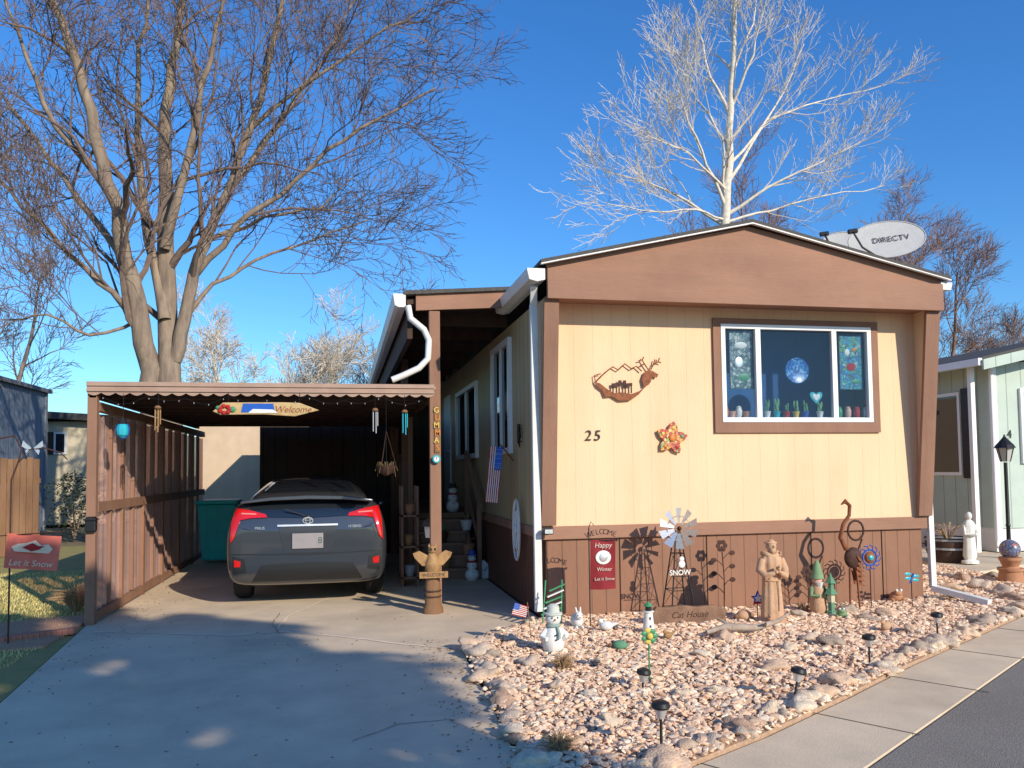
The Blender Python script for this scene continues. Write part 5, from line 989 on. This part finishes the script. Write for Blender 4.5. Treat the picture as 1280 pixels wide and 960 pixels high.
tree('bare_aspen','tall pale barked bare tree behind the house roof',(xt,22,0),
 [GB(bA,G(22,[(906,290),(911,200),(915,110),(918,30),(920,-50)],.18,.05,0)),
  G(22,[(908,262),(884,205),(862,155),(845,105)],.06,.012,-1),G(22,[(906,282),(862,252),(810,228),(755,215)],.06,.012,1),
  G(22,[(912,225),(945,172),(980,115),(1005,55)],.06,.012,1),G(22,[(909,268),(960,235),(1020,205),(1080,175)],.06,.012,-1),
  G(22,[(914,150),(888,95),(870,35),(860,-20)],.055,.012,1),G(22,[(916,130),(940,72),(958,0)],.055,.012,-1),
  G(22,[(913,185),(872,125),(842,65)],.045,.010,1),G(22,[(912,205),(960,150),(1030,125),(1110,105)],.05,.010,1.4),G(22,[(910,240),(860,190),(800,165)],.045,.010,-1.4),G(22,[(917,90),(940,30),(950,-30)],.04,.01,1),
  G(22,[(908,275),(870,262),(820,265),(760,255)],.04,.01,-1.2),G(22,[(908,278),(965,262),(1030,245),(1105,232)],.045,.01,1.2)],
 [9,5,3,2],[2.0,1.1,.65,.35],m_barkw,m_twigw,21,spread=(.4,.85),up=(.02,.08,.08,.06,.03),wob=.12,minr=.0068)
tree('bare_tree','pale bare tree far behind the carport roof',(onY(325,440,36).x,36,0),[((0,0,0),(0,0,1),7,.2),((0,0,1.5),(-.5,0,1),6.5,.12),((0,0,1.5),(.5,0,1),6.5,.12),((0,0,1.3),(.9,.1,1),5.5,.1),((0,0,1.3),(-.9,.1,1),5.5,.1)],[10,7,5,3],[2.4,1.2,.7,.4],m_barkw,m_twigw,31,minr=.011,wob=.16)
tree('bare_tree','small bare tree behind the porch gutter',(onY(440,460,40).x,40,0),[((0,0,0),(0,0,1),6.5,.18),((0,0,1.3),(-.6,0,1),5.5,.1),((0,0,1.3),(.6,0,1),5.5,.1)],[9,6,5,3],[2.4,1.2,.7,.4],m_barkb,m_twigb,32,minr=.012)
tree('bare_tree','reddish twigged bare tree right of the pale tree',(onY(1140,300,27).x,27,0),[((0,0,0),(0,0,1),8.3,.18),((0,0,2.5),(-.5,0,1),6.6,.11),((0,0,2.5),(.45,0,1),6.4,.11),((0,0,2),(.8,.1,1),6,.1),((0,0,2),(-.8,.1,1),6,.1)],[9,7,6,4],[2.4,1.3,.8,.5],m_twigr,m_twigr,33,minr=.009)
tree('bare_tree','reddish bare tree at the left behind the pale tree',(onY(990,260,34).x,34,0),[((0,0,0),(0,0,1),13,.2),((0,0,3.5),(-.3,0,1),11,.12),((0,0,3.5),(.35,0,1),11.5,.12),((0,0,3),(.7,0,1),10.5,.12),((0,0,3),(-.6,0,1),9.5,.12)],[10,7,6,3],[3,1.6,.9,.5],m_twigr,m_twigr,36,minr=.010)
tree('bare_tree','bare tree above the pale green house at right edge',(onY(1275,410,38).x,38,0),[((0,0,0),(0,0,1),8,.2),((0,0,2),(-.5,0,1),6.5,.1),((0,0,2),(.5,0,1),6.5,.1)],[9,7,5,3],[2.4,1.3,.8,.5],m_barkb,m_twigb,34,minr=.012)
tree('bare_tree','dark bare tree at the far left behind blue grey house',(onY(-20,400,30).x,30,0),[((0,0,0),(0,0,1),9,.2),((0,0,2),(-.5,0,1),8,.1),((0,0,2),(.5,0,1),8,.1)],[9,7,5,3],[2.8,1.4,.8,.5],m_barkb,m_twigb,35,minr=.010)
# evergreens across the road behind the viewer (their shadow falls on the driveway)
def spruce(loc,h,rad,seed,label,z0=1.5,n=2600):
    g=random.Random(seed); k=MB()
    for i in range(n):
        z=z0+(h-z0)*g.random()**1.1; wh=.55+.45*math.sin(z*6+seed); rz=rad*(1-(z-z0)/(h-z0+.5))**.6*wh; a_=g.uniform(0,6.28); q_=rz*g.random()**.5*(.7+.3*math.sin(a_*3+z*2))
        c=Vector((q_*math.cos(a_),q_*math.sin(a_),z-.15*q_)); d_=Vector((math.cos(a_),math.sin(a_),-.35))*g.uniform(.2,.4); e_=Vector((-math.sin(a_),math.cos(a_),0))*g.uniform(.06,.13)
        k.add([c-e_,c+e_,c+d_],[(0,1,2)])
    r=thing('spruce_tree',label,'tree',loc); build(k,'crown',mat('needles',(.04,.07,.03),bump=0),r,recalc=False); build(MB().tube([(0,0,0),(0,0,h)],[.16,.02],8),'trunk',m_barkb,r)
spruce((4.75,-4.3,0),7.6,1.35,5,'dense spruce tree across the road, second from the right of four',3.9,3000)
spruce((3.9,-4.6,0),7.6,1.35,6,'slender spruce tree across the road between two others',3.2,3000)
spruce((2.9,-4.4,0),6.2,1.25,9,'shortest spruce tree across the road, leftmost of four',2.4,2800)
spruce((5.5,-4.3,0),7.2,1.0,12,'narrow high crowned spruce tree across the road, rightmost of four',5.1,2200)
